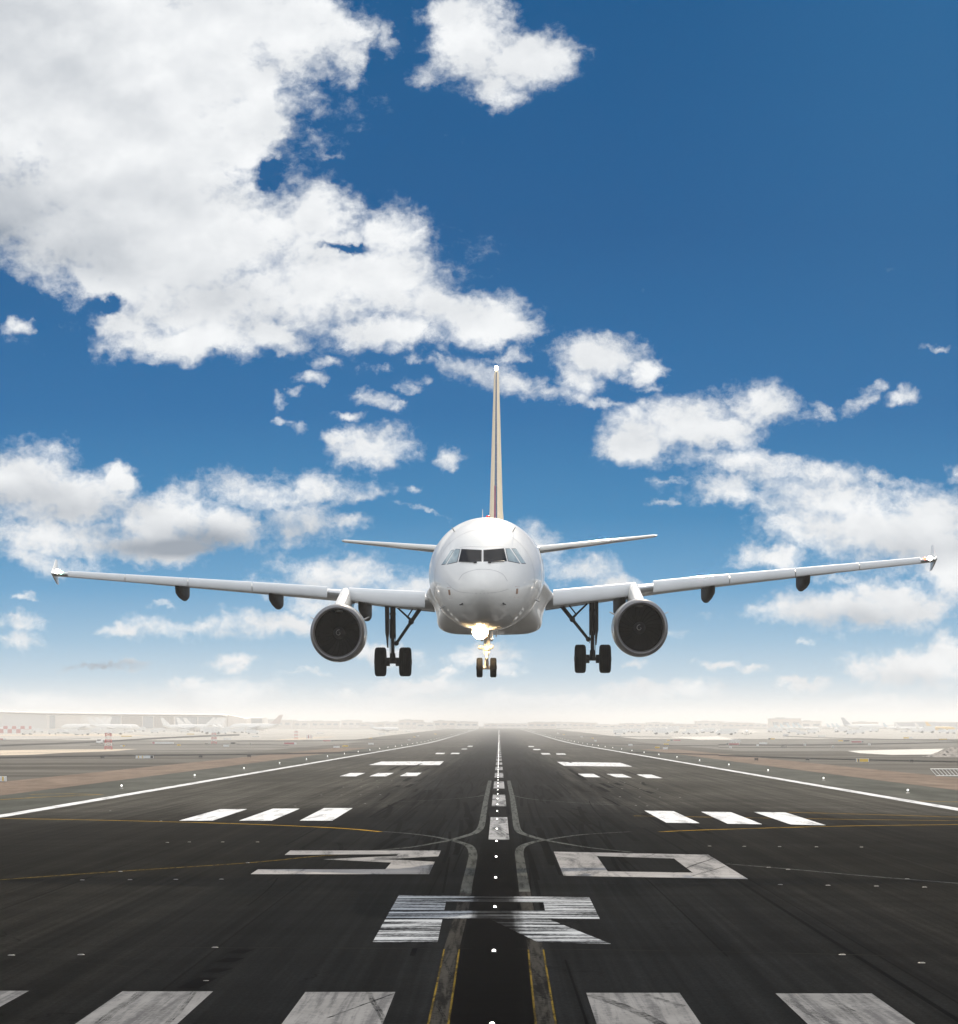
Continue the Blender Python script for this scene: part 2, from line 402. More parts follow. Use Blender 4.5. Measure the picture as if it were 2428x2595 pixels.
px_poly(mb, zB, [(270,292),(500,270),(770,260),(700,270),(480,288)], .026)
px_poly(mb, zA, [(0,250),(900,243),(1200,262),(500,262),(0,262)], .026)
flat('sand', mb, M['sand'])
mb = MB(); px_poly(mb, zD, [(1000,378),(1100,374),(1750,360),(1670,405),(1350,408),(1100,395)], .026); px_poly(mb, zC, [(1480,270),(1860,262),(1990,290),(1700,290)], .026)
flat('concrete_apron', mb, M['concrete'])
mb = MB()
for x0, x1, y0, y1 in ((-1500,-75,1250,3400),(75,1500,1350,3400)):
    strip(mb, x0, x1, y0, y1, .02)
flat('apron', mb, M['apron'])
mb = MB(); strip(mb, -900, -62, 600, 1200, .014); strip(mb, 62, 900, 640, 1290, .014); flat('taxiway_concrete', mb, M['midconc'])
# edge lines
mb = MB(); strip(mb, -30.35, -29.3, -40, 3540, .024); strip(mb, 29.3, 30.35, -40, 3540, .024); flat('edge_line_marking', mb, M['paint'])
# threshold stripes
mb = MB()
for x0, x1 in ((-10.95,-9.19),(-7.35,-5.58),(-3.77,-2.02),(1.69,3.5),(5.35,7.21),(9.0,10.8),(-14.5,-12.7),(12.6,14.4)):
    strip(mb, x0, x1, 19, 48.9-(x0+8)*.03, .026)
flat('threshold_marking', mb, M['paint_near'])
mb = MB()
for q in ([(490,862),(776,865),(718,1140),(335,1140)], [(776,865),(1345,871),(1342,903),(768,898)], [(1345,871),(1612,873),(1675,1003),(1365,1000),(1352,952),(1342,903)],
          [(757,955),(1352,952),(1365,1000),(747,1000)], [(1020,1000),(1365,1000),(1740,1150),(1310,1140)]):
    px_poly(mb, z7, q, .026)
flat('letter_marking', mb, M['paint_letter'])
mb = MB()
px_poly(mb, z3, [(422,98),(1815,98),(1790,152),(1290,178),(1758,202),(1705,317),(55,317),(125,272),(1300,272),(1355,210),(730,179),(1405,147),(1418,132),(370,138)], .026)
o_, i_ = [(290,168),(890,180),(1045,275),(328,262)], [(457,185),(757,195),(830,250),(500,245)]
for k in range(4): px_poly(mb, z6, [o_[k], o_[(k+1)%4], i_[(k+1)%4], i_[k]], .026)
flat('number_marking', mb, M['paint_digit'])
mb = MB()
for z, qs in ((z5, ([(855,2),(960,2),(825,47),(695,47)], [(1060,0),(1165,0),(1055,47),(928,47)], [(1258,-2),(1370,-2),(1290,47),(1163,47)])),
              (z6, ([(642,8),(755,10),(857,57),(727,55)], [(862,12),(978,14),(1100,61),(965,59)], [(1066,13),(1190,15),(1347,65),(1210,62)])),
              (zB, ([(870,543),(988,543),(916,569),(788,569)], [(1085,543),(1205,543),(1145,569),(1018,569)], [(1305,541),(1421,541),(1382,567),(1252,567)],
                    [(1110,455),(1590,453),(1558,482),(1012,482)], [(1535,388),(1600,388),(1590,397),(1522,397)], [(1652,388),(1714,388),(1705,397),(1640,397)],
                    [(1778,334),(1814,334),(1808,340),(1770,340)], [(1730,356),(1772,356),(1766,361),(1722,361)])),
              (zC, ([(765,555),(890,556),(943,583),(822,581)], [(990,557),(1112,558),(1186,585),(1065,583)], [(1217,560),(1338,562),(1427,590),(1302,588)],
                    [(607,463),(1098,470),(1194,500),(660,493)], [(480,395),(545,395),(556,405),(490,405)], [(594,397),(665,397),(678,406),(604,406)],
                    [(420,363),(473,363),(480,370),(424,370)], [(383,340),(425,340),(428,346),(386,346)]))):
    for q in qs: px_poly(mb, z, q, .026)
flat('touchdown_marking', mb, M['paint'])
mb = MB()
for k in range(64):
    y0 = 117.4+52.3*k
    strip(mb, -.52+.02, .46+.02, y0, y0+30.5, .026)
flat('centreline_marking', mb, M['paint_center'])
# taxi lead lines
yl, gl, fl, dl, wl_ = MB(), MB(), MB(), MB(), MB()
def curve(mbs, z, pts, w, off, w2=None, n=7): ribbon(mbs, [G(*p) for p in [z(u, v) for u, v in catmull(pts, n)]], w, off, w2)
for pts in ([(705,1720),(758,1430),(802,1180)], [(1370,1720),(1330,1430),(1297,1180)]):
    curve(wl_, z7, pts, .385, .020); curve(dl, z7, pts, .31, .0235)
for pts in ([(800,1180),(850,1000),(884,850)], [(1297,1180),(1250,950),(1232,840)]): curve(dl, z7, pts, .36, .0215)
for pts in ([(884,850),(892,800),(905,740),(920,670),(927,615),(905,570),(840,545),(797,535)], [(797,535),(900,505),(945,488),(975,455),(990,380),(1005,290),(1027,183)],
            [(1232,840),(1222,770),(1206,660),(1200,605),(1220,570),(1290,545),(1352,535)], [(1352,535),(1260,510),(1205,488),(1185,455),(1175,390),(1160,290),(1137,183)]):
    curve(gl, z7, pts, .36, .0215)
curve(gl, z7, [(797,535),(700,515),(560,497),(400,484)], .30, .0215, .22); curve(gl, z7, [(797,535),(700,553),(560,577),(400,592),(300,602)], .30, .0215, .22)
curve(gl, z7, [(1352,535),(1450,518),(1600,500),(1860,485)], .30, .0215, .22); curve(gl, z7, [(1352,535),(1450,553),(1620,580),(1860,606)], .30, .0215, .22)
for pts in ([(1000,268),(850,288),(400,313),(0,327),(-400,336)], [(1145,266),(1280,293),(1600,318),(1900,332),(2300,338)]): curve(gl, z7, pts, .16, .0215)
curve(yl, z5, [(-200,36),(0,38),(400,45),(900,58),(1300,75),(1480,90)], .34, .020)
curve(wl_, z5, [(1330,178),(1200,188),(950,212),(450,245),(0,277),(-300,300)], .22, .020)
curve(yl, z6, [(2000,61),(1860,62),(1400,68),(900,82),(700,90)], .34, .020)
curve(gl, z6, [(960,215),(1200,235),(1500,262),(1860,291),(2100,312)], .2, .0215)
curve(yl, z6, [(1200,14),(1500,22),(1860,33),(2100,40)], .30, .020); curve(yl, z6, [(600,28),(900,33),(1400,41),(1860,47)], .26, .020)
curve(yl, zD, [(1450,765),(1860,774),(2100,780)], .5, .0135); curve(yl, zA, [(230,716),(500,710),(800,718)], .35, .0135); curve(yl, zA, [(0,756),(400,733),(760,720)], .35, .0135)
curve(fl, z5, [(-100,546),(400,544),(900,542),(1500,544),(1860,546)], .16, .020); curve(fl, z6, [(0,546),(400,549),(900,557),(1400,568),(1860,580),(2000,584)], .16, .020)
curve(fl, z5, [(50,586),(350,604),(620,627)], .07, .020); curve(fl, z7, [(0,376),(900,378),(1400,384),(1860,390)], .22, .020)
flat('yellow_taxi_line_marking', yl, M['yellow_line']); flat('worn_taxi_line_marking', gl, M['grey_line']); flat('pavement_joint', fl, M['faint_line']); flat('scrubbed_taxi_line_marking', dl, M['dark_line']); flat('yellow_border_marking', wl_, M['yellow_worn'])
# rubber left by tyres
mb = MB()
for z, a, b, w in ((zB,(1250,487),(1175,522),.5),(zB,(1335,487),(1262,522),.5),(zB,(1480,505),(1430,525),.5),(zB,(1335,580),(1285,608),.55),(zB,(1350,630),(1300,655),.5),(zB,(1245,640),(1228,652),.4),
                   (zB,(1420,470),(1340,500),.35),(zB,(1500,440),(1420,455),.35),(zC,(700,520),(830,608),.5),(zC,(920,655),(1000,697),.5),(zC,(945,630),(1030,666),.5),(zC,(1055,628),(1110,648),.45),(zC,(1290,690),(1360,708),.4),
                   (zC,(790,690),(880,696),.4),(zC,(600,440),(720,470),.4),(zC,(480,370),(600,400),.35),(zC,(1150,545),(1230,565),.3),(z5,(955,550),(910,566),.42),(z5,(915,583),(870,600),.42),(z5,(870,624),(812,640),.42),(z5,(808,660),(728,702),.42),
                   (z5,(1745,190),(1720,330),.08),(z6,(335,590),(420,840),.05),(z5,(1612,545),(1600,575),.12)):
    pts = [G(*z(lerp(a[0],b[0],t/6), lerp(a[1],b[1],t/6))) for t in range(7)]
    ribbon(mb, pts, w, .0285)
rr = random.Random(5)
for k in range(80):                        # long faint tyre tracks
    x = rr.choice([-1,1])*abs(rr.gauss(0, 5.0))+rr.uniform(-.4,.4); y = rr.uniform(40, 380); l = rr.uniform(12, 70); dx = rr.uniform(-.6,.6)
    ribbon(mb, [(x+dx*(t/8)**2, y+l*t/8) for t in range(9)], rr.uniform(.05,.16), .0192)
for k in range(150):                       # dense rubber where the wheels touch down
    x = rr.choice([-1,1])*abs(rr.gauss(3.5, 3.6)); y = rr.uniform(95, 420); l = rr.uniform(8, 45); dx = rr.uniform(-.8,.8)
    ribbon(mb, [(x+dx*(t/6)**2, y+l*t/6) for t in range(7)], rr.uniform(.10,.34), .0192)
flat('tyre_rubber', mb, M['skid'])
sb = MB()
for z, arc, n, gap, w in ((z6, [(760,250),(850,215),(905,196),(890,181)], 5, .13, .05), (z6, [(830,262),(935,232),(985,214),(960,200)], 4, .12, .05), (z6, [(640,188),(670,182),(684,176)], 3, .12, .06), (z6, [(330,225),(480,214),(620,204)], 3, .16, .035),
                    (z6, [(430,725),(560,770),(700,835),(800,900)], 6, .07, .035), (z6, [(650,725),(740,755),(800,770)], 4, .06, .03), (z5, [(1432,712),(1455,760),(1480,800),(1500,850)], 4, .05, .035), (z5, [(1280,815),(1400,770),(1530,722)], 5, .05, .025), (z5, [(560,712),(450,790),(360,860)], 6, .09, .02), (z5, [(760,712),(690,800),(640,850)], 5, .07, .02),
                    (z7, [(1030,455),(1080,470),(1137,505)], 4, .5, .07), (z7, [(1035,430),(1075,440),(1130,425)], 3, .5, .06), (z7, [(1045,330),(1080,318),(1120,322)], 3, .6, .06), (z7, [(765,1255),(785,1310),(815,1345)], 4, .035, .02), (z7, [(690,1490),(735,1540),(775,1616)], 5, .03, .014), (z7, [(1270,1290),(1310,1330),(1355,1370)], 4, .03, .015), (z7, [(1285,1430),(1330,1460),(1372,1480)], 4, .03, .02),
                    (z6, [(1180,740),(1300,800),(1400,850)], 6, .10, .02), (z6, [(1330,740),(1450,790),(1560,850)], 5, .09, .02)):
    base = [G(*z(*p)) for p in catmull(arc, 6)]
    for q in range(n): ribbon(sb, [(x+gap*(q-n/2)*.35+rr.uniform(-.01,.01), y+gap*(q-n/2)) for x, y in base], w*rr.uniform(.5,1.4), .0285)
flat('tyre_scuff', sb, M['scuff'])
mb = MB(); mb.quadgrid([[(x, y, .0325) for x in (-1.1, 1.0)] for y in (38, 60, 85, 112)]); flat('rubber_shadow_film', mb, M['film'])  # painted shade of the aircraft along the centre, mixed with rubber

# ---------------------------------------------------------------- runway lights
def inset_lamp(x, y, r=.045, m='lamp'):
    b = MB(); z = gz(y)+.030
    b.lathe((x,y,z-.008), (0,0,1), [(0,r*1.5),(.010,r*1.45),(.022,r*1.05)], 14, 0); b.lathe((x,y,z-.008), (0,0,1), [(.022,r*.95),(.05,r*.9),(.066,r*.4),(.068,.002)], 14, 1)
    return b
proto = None
for k in range(150):
    y = 28.8+14.4*k if k < 120 else 28.8+14.4*120+(k-120)*48
    if y < 40: continue
    x = -.12
    if proto is None:
        proto = solo('centreline_light', inset_lamp(x, y), [M['steel'], M['lamp']], (x,y,gz(y)+.016), 'small white inset light glowing on the runway centre line', 'runway light', 'inset lights along the runway centre line')
    else:
        o = proto.copy(); C.objects.link(o); o.location = (x, y, gz(y)+.016)
proto = None
for side in (-1, 1):
    for k in range(52):
        y = (223 if side < 0 else 206)+53.5*k; x = 33.6*side
        lab = 'white raised edge light beside the %s runway edge line' % ('left' if side < 0 else 'right')
        grp = 'edge lights along the %s side of the runway' % ('left' if side < 0 else 'right')
        if proto is None:
            o = proto = thing('edge_light', (x,y,gz(y)+.01), lab, 'runway light', grp)
            b = MB(); b.lathe((x,y,gz(y)+.01), (0,0,1), [(0,.16),(.03,.15),(.05,.05),(.20,.05)], 12, 0, caps=True); part('base', b, M['steel'], o)
            b = MB(); b.ball((x,y,gz(y)+.26), .085, 0); part('globe', b, M['edgelamp'], o)
        else:
            o = dup(proto); o.location = (x,y,gz(y)+.01); o['label'] = lab; o['group'] = grp
proto = None
for z, ps in ((z5, [(650,132),(735,130),(865,130),(1000,130),(320,278),(505,277),(683,276),(860,275),(45,571),(315,569),(835,541),(468,245),(962,211),(428,8),(625,48),(800,672)]),
              (z6, [(895,146),(1030,147),(1167,148),(1310,149),(1485,150),(1170,296),(1355,299),(1543,302),(1730,306),(1410,569),(1718,601),(1125,229),(1662,274),(1200,237)]),
              (zB, [(955,604),(1075,603),(1190,603),(820,652),(955,652),(1085,651),(650,713),(803,713),(952,712),(1102,711),(450,798),(985,778)]),
              (zC, [(1005,622),(1130,624),(1255,626),(1110,672),(1248,673),(1385,675),(1095,735),(1247,737),(1405,738),(1560,740),(1218,803),(1305,806)])):
    for u, v in ps:
        x, y = G(*z(u, v))
        if proto is None:
            b = MB(); zz = gz(y)+.016
            b.lathe((x,y,zz), (0,0,1), [(0,.085),(.008,.08),(.016,.05),(.017,.002)], 12, 0); b.box((x,y-.04,zz+.017), (.09,.03,.012), 1)
            proto = solo('touchdown_light', b, [M['fitting'], M['fitting']], (x,y,zz), 'small pale unlit inset light fitting flush with the dark asphalt', 'runway light', 'inset light fittings either side of the centre line')
        else:
            o = proto.copy(); C.objects.link(o); o.location = (x, y, gz(y)+.016)

# ---------------------------------------------------------------- the airliner
AL = thing('airliner', P(1240, 1715, 95), 'white twin engined airliner coming in low over the runway, wheels down, nose light on', 'airplane')
NOSE = 82.0
def axis(s): return Vector((-.53+.0132*s, NOSE+s, 10.188+.062*s))
PROF = [(0.0,.02,-.43,-.47),(.04,.17,-.27,-.61),(.15,.34,-.09,-.79),(.35,.55,.10,-.98),(.7,.82,.36,-1.2),(1.15,1.08,.63,-1.4),(1.7,1.32,.96,-1.56),(2.3,1.53,1.29,-1.68),(3.0,1.71,1.61,-1.78),(3.8,1.85,1.84,-1.86),
        (4.8,1.96,1.98,-1.92),(6.0,2.02,2.05,-1.96),(7.5,2.05,2.08,-1.98),(9,2.06,2.09,-1.99),(14,2.06,2.09,-1.99),(20,2.06,2.09,-1.99),(23,1.95,2.07,-1.7),(26,1.6,2.0,-1.0),(29,1.0,1.87,-.1),(31.5,.45,1.6,.75),(32.3,.18,1.4,1.0)]
NS = 72
def ring(s, hw, top, bot):
    c = axis(s); mid, hh = (top+bot)/2, (top-bot)/2
    return [c+Vector((hw*math.cos(t*2*math.pi/NS), 0, mid+hh*math.sin(t*2*math.pi/NS))) for t in range(NS)]
prof = catmull(PROF, 4)
fb = MB(); fb.loft([ring(*p) for p in prof])
fus = part('fuselage', fb, M['white_paint'], AL)
BV = BVHTree.FromPolygons([tuple(p) for p in fb.v], [f for f in fb.f if len(f) == 4])
EYE = Vector((0, 0, CAM))
def cast(px, py, off):
    d = (P(px, py, 80)-EYE).normalized()
    h, n, _, _ = BV.ray_cast(EYE, d)
    if h is None: return None
    if n.dot(d) > 0: n = -n
    return h+n*off
def patch(mb, q, off=.008, n=10, mi=0, depth=.03):
    # a quad given by its four corners in the photo, laid on the skin of the fuselage with real thickness
    g, g2 = [], []
    for i in range(n+1):
        r, r2 = [], []
        for j in range(n+1):
            a, b = i/n, j/n
            px = lerp(lerp(q[0][0], q[1][0], b), lerp(q[3][0], q[2][0], b), a); py = lerp(lerp(q[0][1], q[1][1], b), lerp(q[3][1], q[2][1], b), a)
            r.append(cast(px, py, off)); r2.append(cast(px, py, off-depth))
        g.append(r); g2.append(r2)
    if any(p is None for r in g for p in r): return
    mb.quadgrid(g, mi)
    edge = [(0,j) for j in range(n)]+[(i,n) for i in range(n)]+[(n,j) for j in range(n,0,-1)]+[(i,0) for i in range(n,0,-1)]
    v = [g[i][j] for i, j in edge]+[g2[i][j] for i, j in edge]; m = len(edge)
    mb.add(v, [(k, (k+1)%m, m+(k+1)%m, m+k) for k in range(m)], mi, False)
def grow(q, d):
    cx, cy = sum(p[0] for p in q)/4, sum(p[1] for p in q)/4
    return [(p[0]+d*(1 if p[0] > cx else -1), p[1]+d*(1 if p[1] > cy else -1)) for p in q]
WIN = [('windshield_pane', [(545,417),(768,429),(766,551),(512,556)], 'glass'), ('windshield_pane', [(796,429),(1022,409),(1056,548),(796,552)], 'glass'),
       ('side_pane', [(470,417),(523,419),(487,560),(378,585)], 'sideglass'), ('side_pane', [(420,430),(455,426),(362,584),(316,590)], 'sideglass'),
       ('side_pane', [(1048,411),(1095,411),(1206,575),(1078,548)], 'sideglass'), ('side_pane', [(1118,411),(1165,412),(1273,576),(1224,576)], 'sideglass')]
for nm, q, mt in WIN:
    qq = [z2(*p) for p in q]
    b = MB(); patch(b, grow(qq, 1.3), .004, 10, 0, .02); w = part('window_frame', b, M['seal'], fus, None)
    b = MB(); patch(b, qq, .009, 10, 0, .02); part(nm, b, M[mt], fus)
def seam(pts, w, off=.003, n=4):
    b = MB(); pp = catmull(pts, n); pp = [z2(*p) for p in pp]; A, B_ = [], []
    for i, p in enumerate(pp):
        a, c = pp[max(i-1,0)], pp[min(i+1,len(pp)-1)]
        d = Vector((c[0]-a[0], c[1]-a[1])).normalized(); n_ = Vector((-d.y, d.x))*w/2
        A.append(cast(p[0]+n_.x, p[1]+n_.y, off)); B_.append(cast(p[0]-n_.x, p[1]-n_.y, off))
    if any(x is None for x in A+B_): return None
    b.quadgrid([A, B_]); return b
for pts, w, m in (([(510,770),(560,700),(680,655),(790,645),(900,655),(1010,700),(1065,780)], .9, 'seam'), ([(370,800),(480,890),(620,915),(800,918),(960,905),(1080,870)], .7, 'seam'),
               ([(330,1032),(495,965)], 1.0, 'sign_white'), ([(1075,960),(1290,1020)], 1.0, 'sign_white'), ([(580,1095),(670,1020)], .9, 'sign_white'), ([(900,1020),(975,1080)], .8, 'sign_white'), ([(1090,1170),(1125,1210)], .9, 'seam'),
               ([(780,440),(781,545)], .8, 'seam'), ([(520,395),(640,385),(790,390),(920,385),(1040,392)], .6, 'seam')):
    b = seam(pts, w)
    if b: part('panel_seam', b, M[m], fus, fix=False)
for q, q2 in (([(378,853),(415,850),(437,975),(402,978)], [(388,880),(408,878),(416,937),(396,939)]), ([(1157,842),(1202,838),(1195,967),(1145,968)], [(1168,867),(1189,865),(1184,925),(1163,926)])):
    b = seam(q+[q[0]], .8, .003, 1)
    if b: part('door_outline', b, M['redline'], fus, fix=False)
    b = MB(); patch(b, [z2(*p) for p in q2], .006, 4, 0, .02); part('static_plate', b, M['copper'], fus)
for (u, v), (du, dv) in (((552,1037),(-1,-.4)), ((1016,1033),(1,-.4))):
    px, py = z2(u, v); p0, p1 = cast(px, py, .0), cast(px, py, .07)
    b = MB(); b.tube(p0, p1, .03, .02, 8); b.box(p1, (.10,.05,.035)); part('air_probe', b, M['black'], fus)
for u, v, a in ((345,1065,-1), (1385,992,1), (460,212,-1), (1128,212,1)):
    px, py = z2(u, v); p0 = cast(px, py, -.01); p1 = cast(px, py, .16)
    if p0 is not None:
        b = MB(); b.tube(p0, p1, .022, .012, 8); b.tube(p1, p1+Vector((0,-.18,0)), .014, .01, 8); part('air_probe', b, M['steel'], fus)
# wipers
for a, b_ in (((700,572),(530,560)), ((860,572),(1030,556))):
    pts = [z2(lerp(a[0],b_[0],t/4), lerp(a[1],b_[1],t/4)) for t in range(5)]
    b = MB(); ps = [cast(p[0], p[1], .03) for p in pts]
    for p, q in zip(ps, ps[1:]): b.tube(p, q, .018, .014, 6)
    b.box(ps[0], (.10,.06,.05)); part('wiper', b, M['black'], fus)
# skin joints round the nose and forward cabin
for s0 in (2.9, 4.6, 6.3, 8.4):
    def at(s1):
        pp = [interp(s1, [(q[0], q[k]) for q in prof]) for k in (1, 2, 3)]; c = axis(s1); r_ = ring(s1, *pp)
        m_ = c+Vector((0, 0, (pp[1]+pp[2])/2)); return [m_+(p-m_)*1.0018 for p in r_]
    b = MB(); A, B_ = at(s0), at(s0+.035); b.quadgrid([A+[A[0]], B_+[B_[0]]]); part('skin_joint', b, M['joint'], fus, fix=False)
# cabin windows down both sides
b = MB()
for s_ in (-1, 1):
    for k in range(30):
        s0 = 7.2+.53*k; c = axis(s0)
        if 15.6 < s0 < 16.2: continue
        hw = 2.065; z0 = c.z+.42
        x = c.x+s_*(hw*math.sqrt(1-(.42/2.05)**2)+.003)
        b.add([(x, c.y-.12, z0-.17), (x, c.y+.12, z0-.17), (x-s_*.035, c.y+.12, z0+.17), (x-s_*.035, c.y-.12, z0+.17)], [(0,1,2,3)], 0, False)
part('cabin_window_row', b, M['glass'], fus, fix=False)
# antenna mast, beacon, belly aerials
b = MB(); p = axis(8.5)+Vector((-.18,0,2.0)); t = Vector((p.x, p.y, CAM+(HY-1290)*p.y/F))
b.loft([[q+Vector((a*.02*k, c*.16*k+ dy, 0)) for a, c in ((-1,0),(0,-1),(1,0),(0,1))] for q, k, dy in ((p,1.0,0),(lerp(p,t,.5),.8,.05),(t,.45,.12))], 0, True, True, False); part('antenna', b, M['white_paint'], fus)
b = MB(); p = axis(9.4)+Vector((0.0,0,2.1)); b.lathe(p, (0,0,1), [(-.05,.09),(.03,.09),(.09,.06),(.11,.01)], 14, 0, caps=True); part('beacon', b, M['beacon'], fus)
b = MB(); p0 = P(1263, 1600, 92); p1 = P(1257, 1614, 92.3); b.loft([[q+Vector((a*.02, c*.14*k, 0)) for a, c in ((-1,0),(0,-1),(1,0),(0,1))] for q, k in ((p0+Vector((0,0,.2)),1.2),(p1,.6))], 0, True, True, False); part('antenna', b, M['gear_white'], fus)
# belly fairing with the flared wing roots
half = [(-2.02,-.02),(-2.12,-.34),(-2.40,-.70),(-2.36,-.86),(-2.15,-1.12),(-2.02,-1.5),(-1.97,-1.86),(-1.83,-2.06),(-1.45,-2.2),(-.8,-2.24)]
loop = half+[(0,-2.25)]+[(-x,z) for x, z in half[::-1]]
loop = catmull(loop, 3)+[(1.4,.1),(0,.2),(-1.4,.1)]
b = MB(); rings = []
for s, k, dz in ((9.6,.80,.42),(10.6,.885,.27),(11.6,.955,.12),(12.4,.99,.03),(13.2,1.0,0),(17,1.0,0),(21,1.0,.0),(24,.95,.25),(27,.72,.9)):
    c = axis(s); kk = k
    rings.append([c+Vector((x*kk, 0, z*kk+dz)) for x, z in loop])
b.loft(rings); part('belly_fairing', b, M['white_paint'], fus)

AF = [(1,.03),(.8,.42),(.55,.85),(.35,1.0),(.2,.95),(.1,.76),(.04,.5),(.01,.24),(0,0),(.01,-.22),(.04,-.44),(.1,-.64),(.2,-.82),(.35,-.88),(.55,-.65),(.8,-.22),(1,-.03)]
def foil(le, chord, th, alpha=0.0, vert=False):
    out = []
    for x, t in AF:
        dy, dz = x*chord, t*th/2
        if vert: out.append(le+Vector((dz, dy, 0)))
        else: out.append(le+Vector((0, dy*math.cos(alpha)+dz*math.sin(alpha), -dy*math.sin(alpha)+dz*math.cos(alpha))))
    return out
def wing(side):
    if side < 0:
        root, tip = 1090, 131
        top = [(131,1446),(180,1446.5),(600,1471),(838,1486),(1100,1499)]; bot = [(131,1459),(172,1462),(600,1496),(828,1514),(880,1520),(994,1536),(1077,1540),(1100,1543)]
        slats = [(172,316),(318,475.5),(477.5,638),(640,829),(884,1077)]; eng = (854.4,1604); fair = [(455,1484,1513.5,21),(693,1502,1532,24),(920,1526,1558.8,25.5)]
        gear = dict(x=995.5, top=1532, wl=(950,979), wr=(1012,1042.5), wt=1641, wb=1715, br=((1061,1548),(1005,1630)), sgn=1, door=(976,986)); tipx, ft, fbm = 128, 1418, 1480; nav = (156,1451.5); st = (146,1448)
    else:
        root, tip = 1391, 2374
        top = [(2374,1409),(2333,1412),(1750,1462),(1656,1471),(1391,1495)]; bot = [(2374,1423),(2333,1427.5),(1750,1490),(1656,1502),(1608,1509.5),(1401,1535),(1380,1538)]
        slats = [(2333,2179),(2177,2017),(2015,1850),(1848,1656),(1610,1402)]; eng = (1625,1591); fair = [(2042.5,1458,1488.7,21.5),(1801,1484,1515,23),(1574.5,1514,1546,24)]
        gear = dict(x=1500, top=1522, wl=(1456.5,1484.7), wr=(1519,1548), wt=1634, wb=1706.6, br=((1430,1544),(1491,1620)), sgn=-1, door=(1507.5,1516)); tipx, ft, fbm = 2377, 1381, 1445; nav = (2344,1416); st = (2357,1414.5)
    Dle = lambda px: lerp(95.0, 101.5, (px-root)/(tip-root))
    def sta(px):
        D = Dle(px); t = interp(px, top); b_ = interp(px, bot); h = (b_-t)*D/F
        ch = interp(abs(px-root)/abs(tip-root), [(0,6.3),(.25,4.5),(.9999,1.6),(1.2,1.2)])
        return D, P(px, t, D), h, ch
    b = MB(); rings = []
    n = 24
    for i in range(-2, n+1):
        px = lerp(root, tip, i/n) ; D, pt, h, ch = sta(px)
        le = pt+Vector((0, .30*h, -.50*h)); rings.append(foil(le, ch, h*.92, R(.5)))
    b.loft(rings); W = part('wing', b, M['wing_grey'], AL)
    SL = [(.75,.44),(.5,.50),(.28,.49),(.12,.40),(.03,.24),(0,.04),(.01,-.18),(.06,-.36),(.13,-.47),(.2,-.5),(.26,-.42),(.27,-.1),(.36,.18),(.5,.34)]
    for a, c in slats:
        b = MB(); rings = []
        for i in range(7):
            px = lerp(a, c, i/6); D, pt, h, ch = sta(px)
            rings.append([pt+Vector((0, y*h*.95-.12*h, (z-.5)*h)) for y, z in SL])
        b.loft(rings); part('slat', b, M['slat'], W)
    # trailing flaps
    b = MB(); rings = []
    for i in range(12):
        px = lerp(root, lerp(root, tip, .76), i/11); D, pt, h, ch = sta(px)
        rings.append(foil(pt+Vector((0, .30*h+ch*.96, -.52*h+ch*.012)), ch*.22, h*.22, R(7)))
    b.loft(rings); part('flap', b, M['wing_grey'], W)
    for px, y0, y1, wpx in fair:
        D, pt, h, ch = sta(px); D2 = D+ch*.55; c = P(px, y1, D2); hw = wpx*D2/F/2*.88; zt = P(px, y0-6, D2).z; hh = zt-c.z
        b = MB(); rings = []
        for f, k in ((-.22,.30),(-.16,.62),(-.05,.88),(.12,1.0),(.45,1.0),(.62,.75),(.78,.2)):
            yy = D2+f*ch*1.3; z_low = lerp(zt, c.z, k)-(.05*max(f,0)*ch)
            rings.append([Vector((c.x+u*hw*min(1,k*1.15), yy, z)) for u, z in ((-1,zt),(-1,z_low+hh*k*.45),(-.92,z_low+hh*k*.2),(-.65,z_low+hh*k*.05),(-.3,z_low),(.3,z_low),(.65,z_low+hh*k*.05),(.92,z_low+hh*k*.2),(1,z_low+hh*k*.45),(1,zt))])
        b.loft(rings); part('flap_fairing', b, M['fairing_dark'], W)
    # wing tip fence
    D = Dle(tip); c = P(tipx, interp(tip, top)+5, D); zt, zb = P(tipx, ft, D+1.4).z, P(tipx, fbm, D+1.4).z
    b = MB(); lean = .05*side
    b.loft([foil(Vector((c.x+lx, D+dy, z)), ch, .075*k, 0, True) for z, dy, ch, k, lx in ((zb,1.35,.55,.5,-lean*.3),(lerp(zb,c.z,.5),.75,1.05,.9,0),(c.z,.15,1.7,1.2,0),(lerp(c.z,zt,.5),.8,1.0,.8,lean*.4),(zt,1.4,.5,.45,lean))])
    part('wing_tip_fence', b, M['white_paint'], W)
    b = MB(); p = P(nav[0], nav[1], D-.05); b.lathe(p, (0,1,0), [(-.09,.004),(-.07,.05),(0,.075),(.25,.07)], 12, 0, caps=True); part('navigation_light', b, M['navgreen' if side < 0 else 'navred'], W, 'green navigation light' if side < 0 else 'red navigation light')
    b = MB(); p = P(st[0], st[1], D-.02); b.lathe(p, (0,1,0), [(-.10,.004),(-.07,.07),(0,.10),(.25,.09)], 12, 0, caps=True); part('strobe_light', b, M['strobe'], W, 'bright white strobe light')
    # engine
    De = 91.5; c = P(eng[0], eng[1], De); r = 71.3*De/F; ax = Vector((0, 1, .035)).normalized(); sz = 1.05
    b = MB(); b.lathe(c, ax, [(.16,r*.965),(.4,r*.985),(.9,r*1.0),(1.7,r*.995),(2.6,r*.93),(3.3,r*.80),(3.32,r*.74),(2.9,r*.72)], 64, 0, 1, sz); b.lathe(c, ax, [(2.6,r*.55),(3.3,r*.52),(4.1,r*.38),(4.6,r*.14),(4.7,.01)], 32, 1)
    E = part('engine', b, [M['cowl'], M['gear']], AL)
